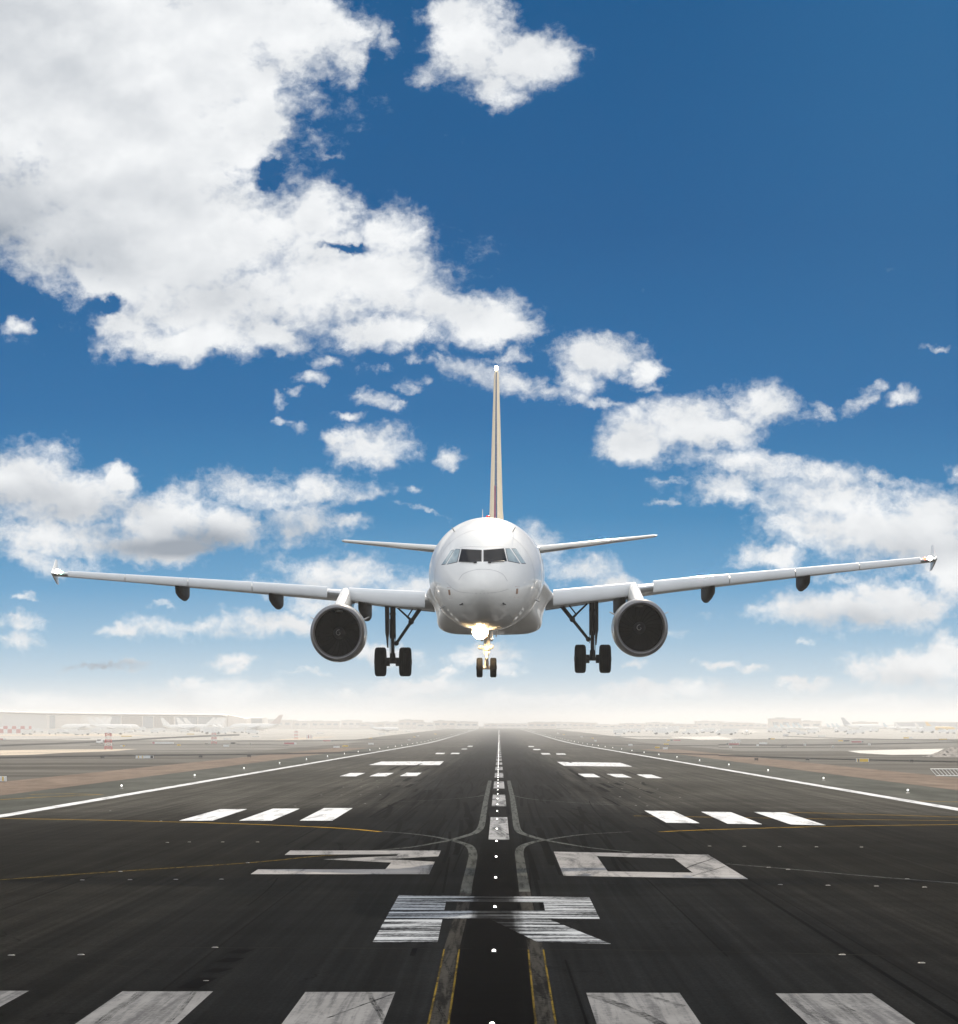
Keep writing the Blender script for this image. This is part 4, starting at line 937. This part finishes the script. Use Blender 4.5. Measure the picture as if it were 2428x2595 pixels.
# ---------------------------------------------------------------- parked airliners, terminal, far buildings
def parked(lab, tailmat):
    o = thing('parked_airliner', (0,0,0), lab, 'airplane', 'airliners parked on the far aprons')
    def rg(x, r, z): return [Vector((x, r*math.cos(t*math.pi/8), z+r*1.05*math.sin(t*math.pi/8))) for t in range(16)]
    b = MB(); b.loft([rg(*q) for q in ((24,.15,4.6),(23.2,1.1,4.8),(21.5,2.0,5.1),(18,2.7,5.4),(14,2.8,5.5),(-8,2.8,5.5),(-15,2.2,6.0),(-21,1.1,6.9),(-24,.3,7.4))]); f = part('fuselage', b, tailmat if tailmat.name == 'tail_yellow' else M['white_paint'], o)
    b = MB(); b.box((22.2,0,6.0), (.9,2.2,.7)); part('windshield', b, M['black'], f)
    b = MB(); AFv = lambda x, z, c, th: [Vector((x-q[0]*c, q[1]*th/2, z)) for q in AF]
    b.loft([AFv(-12,7,11,.7), AFv(-15,9,8.6,.6), AFv(-20.5,14,5,.4), AFv(-23,16.6,3.4,.25)]); part('tail_fin', b, tailmat, o)
    AFh = lambda x, y, z, c, th: [Vector((x-q[0]*c, y, z+q[1]*th/2)) for q in AF]
    for s in (-1, 1):
        b = MB(); b.loft([AFh(7,s*1.5,4.2,9,1.1), AFh(1,s*9,4.9,5,.7), AFh(-6.5,s*22,6.2,2,.3)]); part('wing', b, M['wing_grey'], o)
        b = MB(); b.loft([AFh(-17,s*.8,7.0,5,.5), AFh(-21.5,s*8.5,7.8,2,.25)]); part('tailplane', b, M['wing_grey'], o)
        b = MB(); b.lathe((7,s*7.5,2.7), (-1,0,0), [(0,1.15),(.4,1.35),(2.5,1.35),(5,.8),(5.1,.02)], 16, 0); b.lathe((7,s*7.5,2.7), (-1,0,0), [(0,1.15),(.6,1.0),(.62,.02)], 16, 1); part('engine', b, [M['cowl'], M['black']], o)
    for x, y in ((18,0),(-1.5,3.2),(-1.5,-3.2)):
        b = MB(); b.tube((x,y,.6), (x,y,4.4), .16, .2, 8); b.lathe((x,y-.6,.62), (0,1,0), [(0,.02),(0,.5),(.1,.62),(1.1,.62),(1.2,.5),(1.2,.02)], 16, 0); part('landing_gear', b, M['gear'], o)
    return o
PR = {k: parked('x', M[k]) for k in ('white_paint','tail_pale','tail_grey','tail_yellow','tail_rose')}
used = set()
def park(z, u, vtop, vbase, nose, tail, lab, D=2700):
    D -= 250 if z is zA or z is zB else 0
    # u: where the top of the fin stands; nose +1 points right
    px, pt = z(u, vtop); _, pb = z(u, vbase)
    base = (gz(D)); yb = HY-F*(gz(D)-CAM)/D
    hgt = (yb-pt)*D/F; sc_ = hgt/16.6; x = (px-HX)*D/F+nose*24.5*sc_
    o = PR[tail]
    if tail in used: o = dup(o)
    used.add(tail)
    o.location = (x, D, base); o.scale = (sc_,)*3; o.rotation_euler.z = 0 if nose > 0 else math.pi
    o['label'] = lab
for a in ((zA,692,113,180,1,'white_paint','parked white airliner, leftmost tail of the left cluster',2650), (zA,748,112,180,1,'white_paint','parked white airliner, second tail of the left cluster',2700), (zA,815,110,180,-1,'white_paint','parked white airliner with tail leaning right in the left cluster',2740), (zA,858,115,180,-1,'white_paint','parked white airliner, rightmost tail of the left cluster',2780),
          (zA,1258,120,180,1,'white_paint','parked white airliner alone before the middle of the terminal',2700), (zA,1378,118,180,1,'white_paint','parked white airliner, first of the pair before the dark glazing',2720), (zA,1435,120,180,1,'white_paint','parked white airliner, second of the pair before the dark glazing',2800),
          (zA,1662,117,180,-1,'white_paint','parked white airliner, first of three tails at the terminal end',2700), (zA,1700,117,180,-1,'white_paint','parked white airliner, middle of three tails at the terminal end',2760), (zA,1740,119,180,-1,'white_paint','parked white airliner, last of three tails at the terminal end',2820),
          (zB,340,95,190,-1,'tail_rose','big airliner with rose beige tail parked right of the terminal',2500), (zB,1022,153,190,1,'white_paint','white airliner taxiing alone left of the runway end',2500),
          (zD,430,165,215,1,'tail_pale','pale tailed airliner, first of the row on the right',2900), (zD,480,163,215,1,'tail_pale','pale tailed airliner, second of the row on the right',2860), (zD,530,163,215,1,'tail_pale','pale tailed airliner, third of the row on the right',2820), (zD,575,162,215,1,'tail_pale','pale tailed airliner, fourth of the row on the right',2780), (zD,615,161,215,1,'tail_pale','pale tailed airliner, fifth of the row on the right',2740),
          (zD,842,163,215,1,'tail_pale','pale tailed airliner left of the big grey tail, first of three',2860), (zD,880,160,215,1,'tail_pale','pale tailed airliner left of the big grey tail, middle of three',2800), (zD,912,160,215,1,'tail_pale','pale tailed airliner just left of the big grey tail',2750),
          (zD,962,117,225,1,'tail_grey','largest parked airliner with a tall grey tail',2500), (zD,1280,157,225,1,'tail_pale','pale tailed airliner right of the big grey tail',2700), (zD,1372,157,230,1,'white_paint','white airliner in the middle of the right apron row',2620), (zD,1527,158,235,1,'white_paint','white airliner left of the yellow tailed one',2560), (zD,1612,149,235,1,'tail_yellow','airliner with a yellow orange tail at the right edge',2450)):
    park(*a)
# the one that faces us
o = dup(PR['white_paint']); px, pb = zD(218,252); x, D = G(px, pb); o.location = (x, D, gz(D)); o.rotation_euler.z = R(-96); k_ = (252-178)/3.064*D/F/16.6; o.scale = (k_,)*3; o['label'] = 'white airliner taxiing towards us on the right taxiway'
for k in list(PR):
    if k not in used:
        pass
def X(px, D): return (px-HX)*D/F
def Zp(py, D): return CAM+(HY-py)*D/F
# terminal on the left
D = 2600; z0 = gz(D); o = thing('terminal_building', (X(200,D), D, z0), 'long pale airport terminal with sloping roof and glazed bays at the left', 'building')
b = MB()
prof_ = [(-420,1799),(0,1801.5),(115,1804.5),(300,1807),(440,1808),(560,1809),(575,1811)]
b.loft([[Vector((X(px,D), D+dy, z)) for dy, z in ((0,z0),(0,Zp(py+6,D)),(6,Zp(py+2,D)),(70,Zp(py+2,D)),(70,z0))] for px, py in prof_], 0, True, True, False); part('wall', b, M['bldg'], o)
b = MB(); b.loft([[Vector((X(px,D), D+dy, z)) for dy, z in ((-4,Zp(py+4,D)),(-4,Zp(py+2.6,D)),(35,Zp(py-1,D)),(74,Zp(py,D)),(74,Zp(py+2,D)))] for px, py in prof_], 0, True, True, False); part('roof', b, M['roof'], o)
for a, c, m in ((-250,-60,'glazing'),(-40,118,'roof'),(126,140,'glazing'),(142,205,'bldg2'),(280,306,'glazing'),(309,360,'lattice_wall'),(363,388,'glazing'),(391,440,'lattice_wall'),(445,500,'glazing'),(503,558,'glazing')):
    b = MB(); yt = interp((a+c)/2, prof_)+8; b.box((X((a+c)/2,D), D-.4, (z0+3+Zp(yt,D))/2), (X(c,D)-X(a,D), .8, Zp(yt,D)-z0-3)); part('facade_bay', b, M[m], o)
b = MB(); b.loft([[Vector((X(px,D), D+dy, z)) for dy, z in ((2,z0),(2,Zp(py,D)),(60,Zp(py-1,D)),(60,z0))] for px, py in ((576,1812),(607,1818),(622,1822))], 0, True, True, False); part('end_wing', b, M['bldg2'], o)
D = 2680; z0 = gz(D); o = thing('pier_building', (X(640,D), D, z0), 'low dark glazed pier between the terminal and the rose tailed airliner', 'building')
b = MB(); b.loft([[Vector((X(px,D), D+dy, z)) for dy, z in ((0,z0),(0,Zp(1819.5,D)),(25,Zp(1817.5,D)),(50,Zp(1819.5,D)),(50,z0))] for px in (598,668)], 0, True, True, False); part('wall', b, M['bldg'], o)
b = MB(); b.box((X(643,D), D-.4, (z0+2+Zp(1821,D))/2), (X(665,D)-X(621,D), .8, Zp(1821,D)-z0-2)); part('glazing', b, M['glazing'], o)
def block(px0, px1, pt, D, mat, lab, name='airport_building', cat='building', setback=True, group='buildings along the far edge of the airfield'):
    z0 = gz(D); x0, x1 = X(px0,D), X(px1,D); zt = Zp(pt, D); h = max(zt-z0, 3.5); zt = z0+h
    o = thing(name, ((x0+x1)/2, D, z0), lab, cat, group); w = x1-x0
    b = MB(); b.box(((x0+x1)/2, D+15, z0+h*.46), (w, 30, h*.92)); part('wall', b, M[mat], o)
    b = MB(); b.box(((x0+x1)/2, D+15, z0+h*.945), (w+1.5, 31.5, h*.05))
    if setback: b.box((x0+w*.35, D+15, z0+h*.97+h*.03), (w*.3, 10, h*.10)); 
    part('roof', b, M['roof'], o)
    b = MB(); n = max(2, int(w/9))
    for k in range(n): b.box((x0+w*(k+.5)/n, D-.1, z0+h*.55), (w/n*.6, .2, h*.22))
    part('window_row', b, M['glazing'], o)
    return o
block(1821+404/3.064,1821+640/3.064,1780+121/3.064,2900,'bldg2','hangar with a flat overhanging roof, tallest behind the row of pale tails')
block(1821+640/3.064,1821+800/3.064,1780+142/3.064,2950,'bldg','lower annex just right of the tallest hangar')
block(1821+1060/3.064,1821+1240/3.064,1780+150/3.064,3200,'bldg2','low building behind the big grey tail')
block(1821+1395/3.064,1821+2000/3.064,1780+152/3.064,3100,'tail_grey','long grey hangar behind the yellow tail at the right edge')
rr = random.Random(21)
ORD = ['','first','second','third','fourth','fifth','sixth','seventh','eighth','ninth','tenth','eleventh','twelfth']
spots = [(668,730,1820),(735,770,1822.5),(775,860,1824),(866,905,1823),(912,960,1825),(966,1010,1826),(1012,1060,1820.5),(1066,1100,1824),(1106,1150,1822),(1156,1200,1826),(1230,1262,1827),(1270,1330,1828),(1345,1398,1828),(1404,1450,1826.5),(1455,1500,1828),(1508,1570,1829),(1578,1640,1827.5),(1648,1700,1826),(1705,1765,1828),(1772,1830,1826),(1840,1900,1828),(1905,1950,1827)]
words = ['pale','beige','sandy','low','long','squat','broad','small','plain','hazy','faint']
for i, (a, c, t) in enumerate(spots):
    D = 3600+rr.uniform(-150,400); side = 'left of' if c < 1230 else 'right of'
    base = '%s far building on the horizon %s the runway end' % (('pale' if i % 2 else 'beige'), side)
    base += ', %s counting outward' % ORD[ ((10-i) if i < 10 else (i-9))]
    block(a-rr.uniform(0,14), c+rr.uniform(0,14), t+3.5+rr.uniform(-3,3.5), D, 'bldg' if i % 2 else 'bldg2', base)
# checkered blast fence
D = 2100; z0 = gz(D); b = MB(); b.box((X(20,D), D, z0+3), (X(60,D)-X(-60,D), .5, 6)); o = thing('blast_fence', (X(20,D), D, z0), 'red and white checkered blast fence at the far left', 'fence'); part('fence_panel', b, M['check'], o)
b = MB()
for k in range(9): xx = lerp(X(-55,D), X(58,D), k/8); b.tube((xx, D+.3, z0), (xx, D+2.5, z0), .15, .15, 6); b.tube((xx, D+2.3, z0), (xx, D+.3, z0+5.5), .15, .15, 6)
part('brace_row', b, M['steel'], o)
# service vehicles on the far aprons
vp = None
rr = random.Random(8)
for k in range(70):
    left = k < 40
    px = rr.uniform(10, 640) if left else rr.uniform(1840, 2420)
    if not left and rr.random() < .35: px = rr.uniform(1560, 1840)
    D = rr.uniform(1750, 2500); x = X(px, D)
    lab = 'tiny pale service vehicle on the hazy %s apron' % ('left' if left else 'right'); grp = 'service vehicles on the %s apron' % ('left' if left else 'right')
    if vp is None:
        b = MB(); b.box((0.6,0,1.9), (5.6,2.4,2.4)); b.loft([[Vector((xx, y, z)) for y, z in ((-1.2,.6),(-1.2,1.6),(-1.1,t),(1.1,t),(1.2,1.6),(1.2,.6))] for xx, t in ((-2.3,2.5),(-3.4,2.4),(-4.2,1.6))]); 
        for a in (-3,2.2):
            for c in (-1,1): b.lathe((a,c*1.1,.5), (0,1,0), [(-.15,.02),(-.15,.5),(.15,.5),(.15,.02)], 12, 1)
        vp = solo('service_truck', b, [M['sign_white'], M['rubber']], (0,0,0), lab, 'truck', grp); o = vp
    else:
        o = vp.copy(); C.objects.link(o)
    o['label'] = lab; o['group'] = grp; o.location = (x, D, gz(D)+.02); o.rotation_euler.z = rr.uniform(-.4,.4)+(math.pi if rr.random() < .5 else 0); s = rr.uniform(.8,1.7); o.scale = (s, s, s*rr.uniform(.7,1.2))
# low far hills
b = MB(); g = []
rr = random.Random(2)
hx = [(-5600+i*112) for i in range(101)]
hs = [3.5+2*math.sin(x*.0021)+1.5*math.sin(x*.0057+1)+rr.uniform(-.6,.6) for x in hx]
g = [[Vector((x, 6600+dy, gz(6600+dy)-.5+max(h,1)*k)) for x, h in zip(hx, hs)] for dy, k in ((0,0),(120,.6),(300,1.0),(600,.8),(1000,0))]
b.quadgrid(g); flat('hills', b, M['ground'])

# ---------------------------------------------------------------- haze
b = MB(); b.box((0, 3480, 13.5), (12200, 11240, 29)); hz = solo('haze', b, [], (0,0,0), kind='stuff')
m = bpy.data.materials.new('haze'); m.use_nodes = True; nt = NT(m.node_tree); nt.n.remove(m.node_tree.nodes['Principled BSDF'])
pv = nt.node('ShaderNodeVolumePrincipled'); pv.inputs['Color'].default_value = (1,.99,.97,1); pv.inputs['Density'].default_value = .00029; pv.inputs['Anisotropy'].default_value = .15
nt.l.new(pv.outputs[0], m.node_tree.nodes['Material Output'].inputs['Volume']); hz.data.materials.append(m)

# ---------------------------------------------------------------- sky, sun
SUN_EL, SUN_AZ, REAR = 35.0, 7.0, 1.42
w = bpy.data.worlds.new('World'); sc.world = w; w.use_nodes = True
nt = NT(w.node_tree); bg = w.node_tree.nodes['Background']
dirv = nt.node('ShaderNodeTexCoord').outputs['Generated']
sp = nt.node('ShaderNodeSeparateXYZ'); nt.put(sp.inputs[0], dirv)
sk = nt.node('ShaderNodeTexSky', sky_type='NISHITA'); sk.sun_disc = False; sk.sun_elevation = R(SUN_EL); sk.sun_rotation = R(SUN_AZ); sk.air_density = 1.0; sk.dust_density = .4; sk.ozone_density = 2.5
ysafe = nt.math('MAXIMUM', sp.outputs[1], .05)
u = nt.math('DIVIDE', sp.outputs[0], ysafe); v = nt.math('DIVIDE', sp.outputs[2], ysafe)
Xc = nt.math('MULTIPLY_ADD', u, 48.645, 9.69); Yc = nt.math('MULTIPLY_ADD', v, -48.645, 14.195)
cb = nt.node('ShaderNodeCombineXYZ'); nt.put(cb.inputs[0], Xc); nt.put(cb.inputs[1], Yc); p0 = cb.outputs[0]
wn = nt.vmath('SUBTRACT', nt.noise(p0, .55, 4, .6, 1), (.5,.5,.5))
wn2 = nt.vmath('SUBTRACT', nt.noise(p0, 2.6, 4, .6, 1), (.5,.5,.5))
wn3 = nt.vmath('SUBTRACT', nt.noise(p0, 8.0, 3, .6, 1), (.5,.5,.5))
pw = nt.vmath('ADD', nt.vmath('ADD', p0, nt.vmath('MULTIPLY', wn, (1.2,.95,0))), nt.vmath('ADD', nt.vmath('MULTIPLY', wn2, (.55,.40,0)), nt.vmath('MULTIPLY', wn3, (.16,.12,0))))
def blobs(lst, vec, smooth=.12):
    acc = None
    sx = nt.node('ShaderNodeSeparateXYZ'); nt.put(sx.inputs[0], vec)
    for bl in lst:
        cx, cy, rx, ry = bl[:4]; wgt = bl[4] if len(bl) > 4 else 1.0; rot = bl[5] if len(bl) > 5 else 0
        # the running result rides along in z, so the nodes are evaluated one after the other
        cz = nt.node('ShaderNodeCombineXYZ'); nt.put(cz.inputs[0], sx.outputs[0]); nt.put(cz.inputs[1], sx.outputs[1])
        if acc is not None: nt.put(cz.inputs[2], acc)
        if rot:
            mp = nt.node('ShaderNodeMapping', vector_type='TEXTURE'); nt.put(mp.inputs[0], cz.outputs[0])
            mp.inputs['Location'].default_value = (cx, cy, 0); mp.inputs['Rotation'].default_value = (0, 0, R(rot)); mp.inputs['Scale'].default_value = (rx, ry, 1e6); q = mp.outputs[0]
        else: q = nt.vmath('MULTIPLY_ADD', cz.outputs[0], (1/rx, 1/ry, 1e-6), (-cx/rx, -cy/ry, 0))
        d = nt.vmath('DOT_PRODUCT', q, q)
        e = nt.math('POWER', .5, d)
        if wgt != 1.0: e = nt.math('MULTIPLY', e, wgt)
        acc = e if acc is None else nt.math('SMOOTH_MAX', acc, e, smooth)
    return acc
CL = [(-4.5,.5,4.5,4.0,1.2),(1.0,1.0,4.2,3.0,1.25),(2.5,2.6,3.0,2.2,1.25),(4.1,1.3,1.5,1.6,1.15),(4.6,.3,1.6,1.0,1.1),(5.6,.55,1.2,.95,1.1),(6.3,.6,1.0,.75),(4.8,2.2,1.0,.6,1.1),(4.5,2.9,1.0,.55,1.1),(3.0,4.7,2.6,1.3,1.25),(2.5,5.6,.9,.6,1.1),(1.7,5.45,.8,.45,1.05),(4.9,1.7,.75,.7,1.1),(5.0,2.6,.6,.5,1.0),(6.4,4.7,.9,.5,1.0),(6.8,1.2,.45,.55,.8),(4.7,2.3,.9,.75),(2.2,4.0,3.3,1.9),(4.6,4.3,1.6,1.0),(6.2,4.1,.75,.7),(7.5,4.7,.9,.6),(6.8,5.4,2.2,1.0),(8.8,6.0,1.5,.55,1,12),(9.7,6.35,.8,.3),
      (4.4,5.8,2.6,1.0),(3.6,6.7,1.7,.42),(5.2,6.6,.8,.4),(2.4,6.4,.8,.4),(.3,4.0,1.6,1.2),(0.9,5.3,.9,.4,.75,30),(7.6,6.4,1.4,.4),
      (9.2,.7,1.1,.8),(10.3,1.15,.95,.6),(9.7,1.75,.7,.4,.9,20),(8.7,.2,.7,.4,.9),(9.4,-.1,.5,.3,.8),(7.5,.7,.25,.6,.62,-15),(8.3,1.4,.5,.35,.62),
      (6.4,2.95,.5,.15,.62,15),(.4,6.2,.45,.22,.8,-10),(1.3,6.3,.6,.25,.6,30),
      (9.2,7.1,.7,.35,.72),(10.0,7.45,.9,.3,.72,15),(10.8,7.65,.6,.22,.68),(11.6,6.8,.95,.42),(11.3,7.3,.5,.35,.8),(12.5,7.15,.5,.3,.95),
      (6.2,7.3,.38,.2,.72),(5.5,7.75,.25,.22,.66),(7.3,7.75,.55,.2,.68,15),(7.9,7.5,.3,.22,.72),(7.3,7.15,.35,.15,.6),(8.0,6.95,.3,.14,.6),(7.2,8.75,.8,.38,.95),(6.7,8.55,.4,.2,.85),(8.7,8.85,.42,.2,.78),(5.9,8.3,.3,.15,.55),
      (13.1,8.3,1.35,.6),(12.3,8.7,.75,.4),(14.7,7.95,.75,.5),(12.4,8.0,.4,.3,.85),(13.9,8.5,.9,.4),(16.6,7.75,.55,.22,.72,-25),(17.5,7.75,.45,.2,.72),(17.0,7.5,.35,.15,.62),
      (15.2,9.2,2.3,.32,.78,6),(14.3,9.65,1.5,.36,.78,8),(16.5,9.8,2.3,.5,.86,10),(17.2,9.35,.9,.2,.66,8),(17.6,10.3,2.0,.85),(16.0,10.2,1.6,.5,.85,12),(18.6,10.9,1.0,.7),(15.0,10.75,.8,.3,.85),(14.4,10.9,.35,.12,.62),(18.7,9.1,.4,.2,.75),
      (.4,9.4,1.3,.75),(1.6,9.6,1.0,.5),(2.3,9.25,.35,.28),(3.4,10.1,1.25,.6),(4.4,10.3,.7,.5),(1.0,10.3,1.3,.4),(5.0,9.6,1.2,.45,.84),(6.2,9.5,1.2,.35,.78),(5.8,10.1,1.0,.5,.74),(6.7,10.1,.6,.25,.66),(7.0,9.6,.7,.16,.62),(3.0,10.6,1.6,.35,.95),(.8,10.8,1.3,.3,.70,10),(1.4,10.6,.7,.25,.72),
      (8.3,9.9,.6,.09,.64,12),(6.4,7.0,.5,.16,.62),(8.2,7.35,.3,.14,.62),(7.7,7.9,.3,.12,.62),(5.9,7.6,.3,.12,.6),(6.8,8.1,.35,.12,.6),(8.8,7.0,.4,.2,.66),(11.6,7.75,.9,.14,.64,8),(12.6,7.5,.5,.1,.6),(13.0,9.35,.4,.1,.62),(12.9,9.75,.3,.08,.6),(15.9,8.0,.3,.15,.6,40),(18.2,6.7,.3,.1,.55),(5.3,6.95,.5,.14,.64),(3.0,7.05,.5,.15,.64),(1.9,6.75,.5,.2,.66,25),(9.7,6.85,.6,.15,.64),(5.6,8.2,.25,.12,.58),(2.6,10.95,.3,.1,.62),(3.2,11.75,.5,.1,.6),(9.9,11.9,.5,.1,.6),(12.3,12.9,.3,.1,.64),(14.6,13.0,.5,.1,.66),(8.6,13.0,.5,.1,.64),(8.0,9.5,.2,.1,.55),(6.6,11.15,1.5,.38,.84),(5.6,11.4,1.0,.25,.72),(8.0,11.3,1.1,.35,.74),(11.2,11.1,.8,.42,.80),(12.0,11.4,.7,.3,.74),(10.5,10.6,.7,.5,.62),
      (16.4,11.9,1.9,.42),(17.4,11.7,1.2,.4),(15.0,11.85,.7,.2,.75),(16.2,11.3,.5,.15,.62),(3.7,12.2,1.5,.25,.78),(2.3,12.25,.6,.16,.72),(5.5,12.1,1.2,.28,.78),(6.3,11.7,.9,.25,.72),(.4,12.05,.6,.25,.72),(.3,12.4,.6,.2,.75),(.5,11.5,.3,.1,.6),
      (17.8,12.9,1.1,.42,.95),(18.4,12.6,.6,.4),(16.9,13.0,.5,.25,.85),(7.4,12.6,.8,.28,.85),(4.6,12.9,.7,.18,.80),(9.4,12.7,.9,.28,.80),(9.8,13.0,.5,.2,.7),(2.0,12.92,.9,.12,.72),(13.9,12.9,.4,.12,.72),(15.5,12.6,.3,.12,.72),(13.0,12.3,.6,.14,.62),
      (4.2,13.55,1.5,.35,.95),(3.6,13.3,.6,.2,.85),(1.0,13.6,1.4,.25,.85),(8.2,13.3,1.0,.25,.95),(7.4,13.6,1.0,.2,.85),(12.8,13.45,1.4,.25,.92),(10.5,13.6,1.6,.2,.85),(15.5,13.3,.7,.14,.88),(6.0,13.1,.6,.08,.62),(17.5,13.6,1.6,.2,.8)]
HOLES = [(2.2,5.95,.30,.12),(5.1,3.3,.25,.2),(6.65,4.75,.34,.07,.9,10),(.2,5.75,.8,.22,1,25)]
GREY = [(.2,.8,1.5,1.0,.34),(1.2,1.5,1.8,.9,.26,20),(-.1,4.4,1.3,1.0,.62),(1.4,4.8,2.0,.75,.42),(2.6,3.9,1.6,.6,.26,10),(4.2,5.9,2.0,.45,.26),(6.4,5.9,1.2,.5,.12),(1.0,9.9,1.5,.28,.45),(.3,9.7,1.0,.25,.55),(3.4,10.65,1.3,.22,1.0),(4.0,10.5,1.0,.25,.75),(2.2,10.35,.8,.2,.4),(2.0,12.92,1.1,.15,.9),
        (5.8,10.3,1.0,.35,.45),(13.3,8.65,1.0,.22,.25),(17.6,10.7,1.2,.3,.40),(18.4,10.6,.8,.3,.4),(16.6,12.05,1.3,.22,.40),(17.8,13.2,.9,.2,.3),(9.6,1.5,.9,.3,.16),(7.4,12.8,.6,.1,.25),(11.2,11.35,.8,.15,.3),(6.4,11.4,1.2,.15,.3)]
ps = nt.vmath('MULTIPLY', nt.vmath('ADD', p0, nt.vmath('MULTIPLY', wn2, (.22,.22,0))), (1.0,1.25,1))
n_a = nt.noise(ps, .95, 10, .60)
n_s = nt.noise(ps, .75, 3, .42); n_t = nt.noise(nt.vmath('ADD', ps, (.12,-.5,0)), .75, 3, .42)
relief = nt.math('SUBTRACT', n_s, n_t)
n_f = nt.noise(ps, 4.2, 8, .62)
edge = nt.math('MULTIPLY_ADD', nt.math('SUBTRACT', n_a, .5), 1.05, nt.math('MULTIPLY', nt.math('SUBTRACT', n_f, .5), .52))
rp = nt.node('ShaderNodeValToRGB'); el = rp.color_ramp.elements
stops = [(0,(1.0,.985,.96)),(.006,(.95,.94,.92)),(.013,(.72,.785,.83)),(.022,(.47,.63,.755)),(.036,(.285,.50,.69)),(.057,(.105,.345,.60)),(.086,(.022,.222,.475)),(.127,(.003,.145,.380)),(.20,(.0,.101,.292)),(.30,(.0,.092,.265))]
while len(el) < len(stops): el.new(.5)
for e, (p_, c_) in zip(el, stops): e.position = p_/.32; e.color = (*c_, 1)
nt.put(rp.inputs[0], nt.math('DIVIDE', v, .32, clamp=True))
front = nt.math('MULTIPLY', nt.mr(v, .36, .70, 1, 0), nt.mr(sp.outputs[1], .25, .55))
hzw = nt.mr(v, .002, .026, .50, 1.0)
BGS = 10.0
skyc = nt.mix(nt.math('MULTIPLY', nt.mr(Xc, 11.5, 19), nt.mr(v, .05, .25, 0, .4)), rp.outputs[0], (.025,.16,.36))
def out_bg(col):
    f_ = nt.vmath('SCALE', col); f_.node.inputs['Scale'].default_value = BGS
    n = nt.node('ShaderNodeBackground'); n.inputs['Strength'].default_value = .1; nt.put(n.inputs['Color'], f_); return n.outputs[0]
def near(lst, y0, y1): return [q for q in lst if y0-1.0 < q[1]+2.4*max(q[3], q[2]*abs(math.sin(R(q[5]))) if len(q) > 5 else q[3]) and q[1]-2.4*max(q[3], q[2]*abs(math.sin(R(q[5]))) if len(q) > 5 else q[3]) < y1+1.0]
def band(y0, y1):
    Fd = blobs(near(CL, y0, y1), pw)
    hs = near(HOLES, y0, y1)
    if hs: Fd = nt.math('SUBTRACT', Fd, nt.math('MULTIPLY', blobs(hs, pw), .75))
    alpha = nt.mr(nt.math('ADD', Fd, edge), .31, .90)
    lit = nt.math('MULTIPLY_ADD', relief, .65, .95)
    lit = nt.math('MULTIPLY_ADD', nt.math('SUBTRACT', n_f, .5), .14, lit)
    lit = nt.math('SUBTRACT', lit, nt.math('MULTIPLY', blobs(near(GREY, y0, y1), p0, .1), 1.05))
    lit = nt.math('MINIMUM', nt.math('MAXIMUM', lit, .10), 1.0)
    ccol = nt.mix(lit, (.24,.29,.36), (.93,.95,.965))
    return out_bg(nt.mix(nt.math('MULTIPLY', alpha, hzw), skyc, ccol))
def mixs(f, a, b):
    n = nt.node('ShaderNodeMixShader'); nt.put(n.inputs[0], f); nt.put(n.inputs[1], a); nt.put(n.inputs[2], b); return n.outputs[0]
frontsh = mixs(nt.math('GREATER_THAN', Yc, 5.0), band(-40, 5.0), mixs(nt.math('GREATER_THAN', Yc, 9.2), band(5.0, 9.2), band(9.2, 15)))
nish = nt.vmath('SCALE', sk.outputs[0]); nish.node.inputs['Scale'].default_value = .1
d2 = nt.noise(nt.vmath('MULTIPLY', dirv, (1,1,1.8)), 2.1, 6, .58)
a2 = nt.math('MULTIPLY', nt.mr(d2, .40, .56), nt.mr(sp.outputs[1], .5, -.3, .85, 1.0))
fr = nt.mix(a2, nish, (REAR,REAR*1.02,REAR*1.04))  # unseen clouds behind the camera, set bright as fill for the nose
fr = nt.mix(nt.mr(sp.outputs[2], -.002, -.02), fr, (.22,.20,.18))
w.node_tree.links.new(mixs(front, out_bg(fr), frontsh), w.node_tree.nodes['World Output'].inputs['Surface'])
nt.n.remove(bg)
w.cycles.sampling_method = 'MANUAL'; w.cycles.sample_map_resolution = 1024

sv = Vector((math.sin(R(SUN_AZ))*math.cos(R(SUN_EL)), math.cos(R(SUN_AZ))*math.cos(R(SUN_EL)), math.sin(R(SUN_EL))))
sl = bpy.data.lights.new('sun', 'SUN'); sl.energy = 4.2; sl.angle = R(.53); sl.color = (1,.87,.69)
so = bpy.data.objects.new('sun', sl); C.objects.link(so); so.location = (0, 60, 60); so.rotation_euler = (-sv).to_track_quat('-Z', 'Y').to_euler()

# ---------------------------------------------------------------- camera
cam = bpy.data.cameras.new('camera'); co = bpy.data.objects.new('camera', cam); C.objects.link(co)
co.location = (0, 0, CAM); co.rotation_euler = (R(90), 0, 0)
cam.sensor_fit = 'VERTICAL'; cam.sensor_height = 24; cam.lens = 24*F/2595
cam.shift_y = (HY-1297.5)/2595; cam.shift_x = -(HX-1214)/2595
cam.clip_start = .5; cam.clip_end = 30000
sc.camera = co
sc.view_settings.view_transform = 'Standard'; sc.view_settings.look = 'None'; sc.view_settings.exposure = 0; sc.view_settings.gamma = 1
sc.cycles.use_denoising = True
sc.cycles.max_bounces = 8; sc.cycles.volume_bounces = 3; sc.cycles.transparent_max_bounces = 8
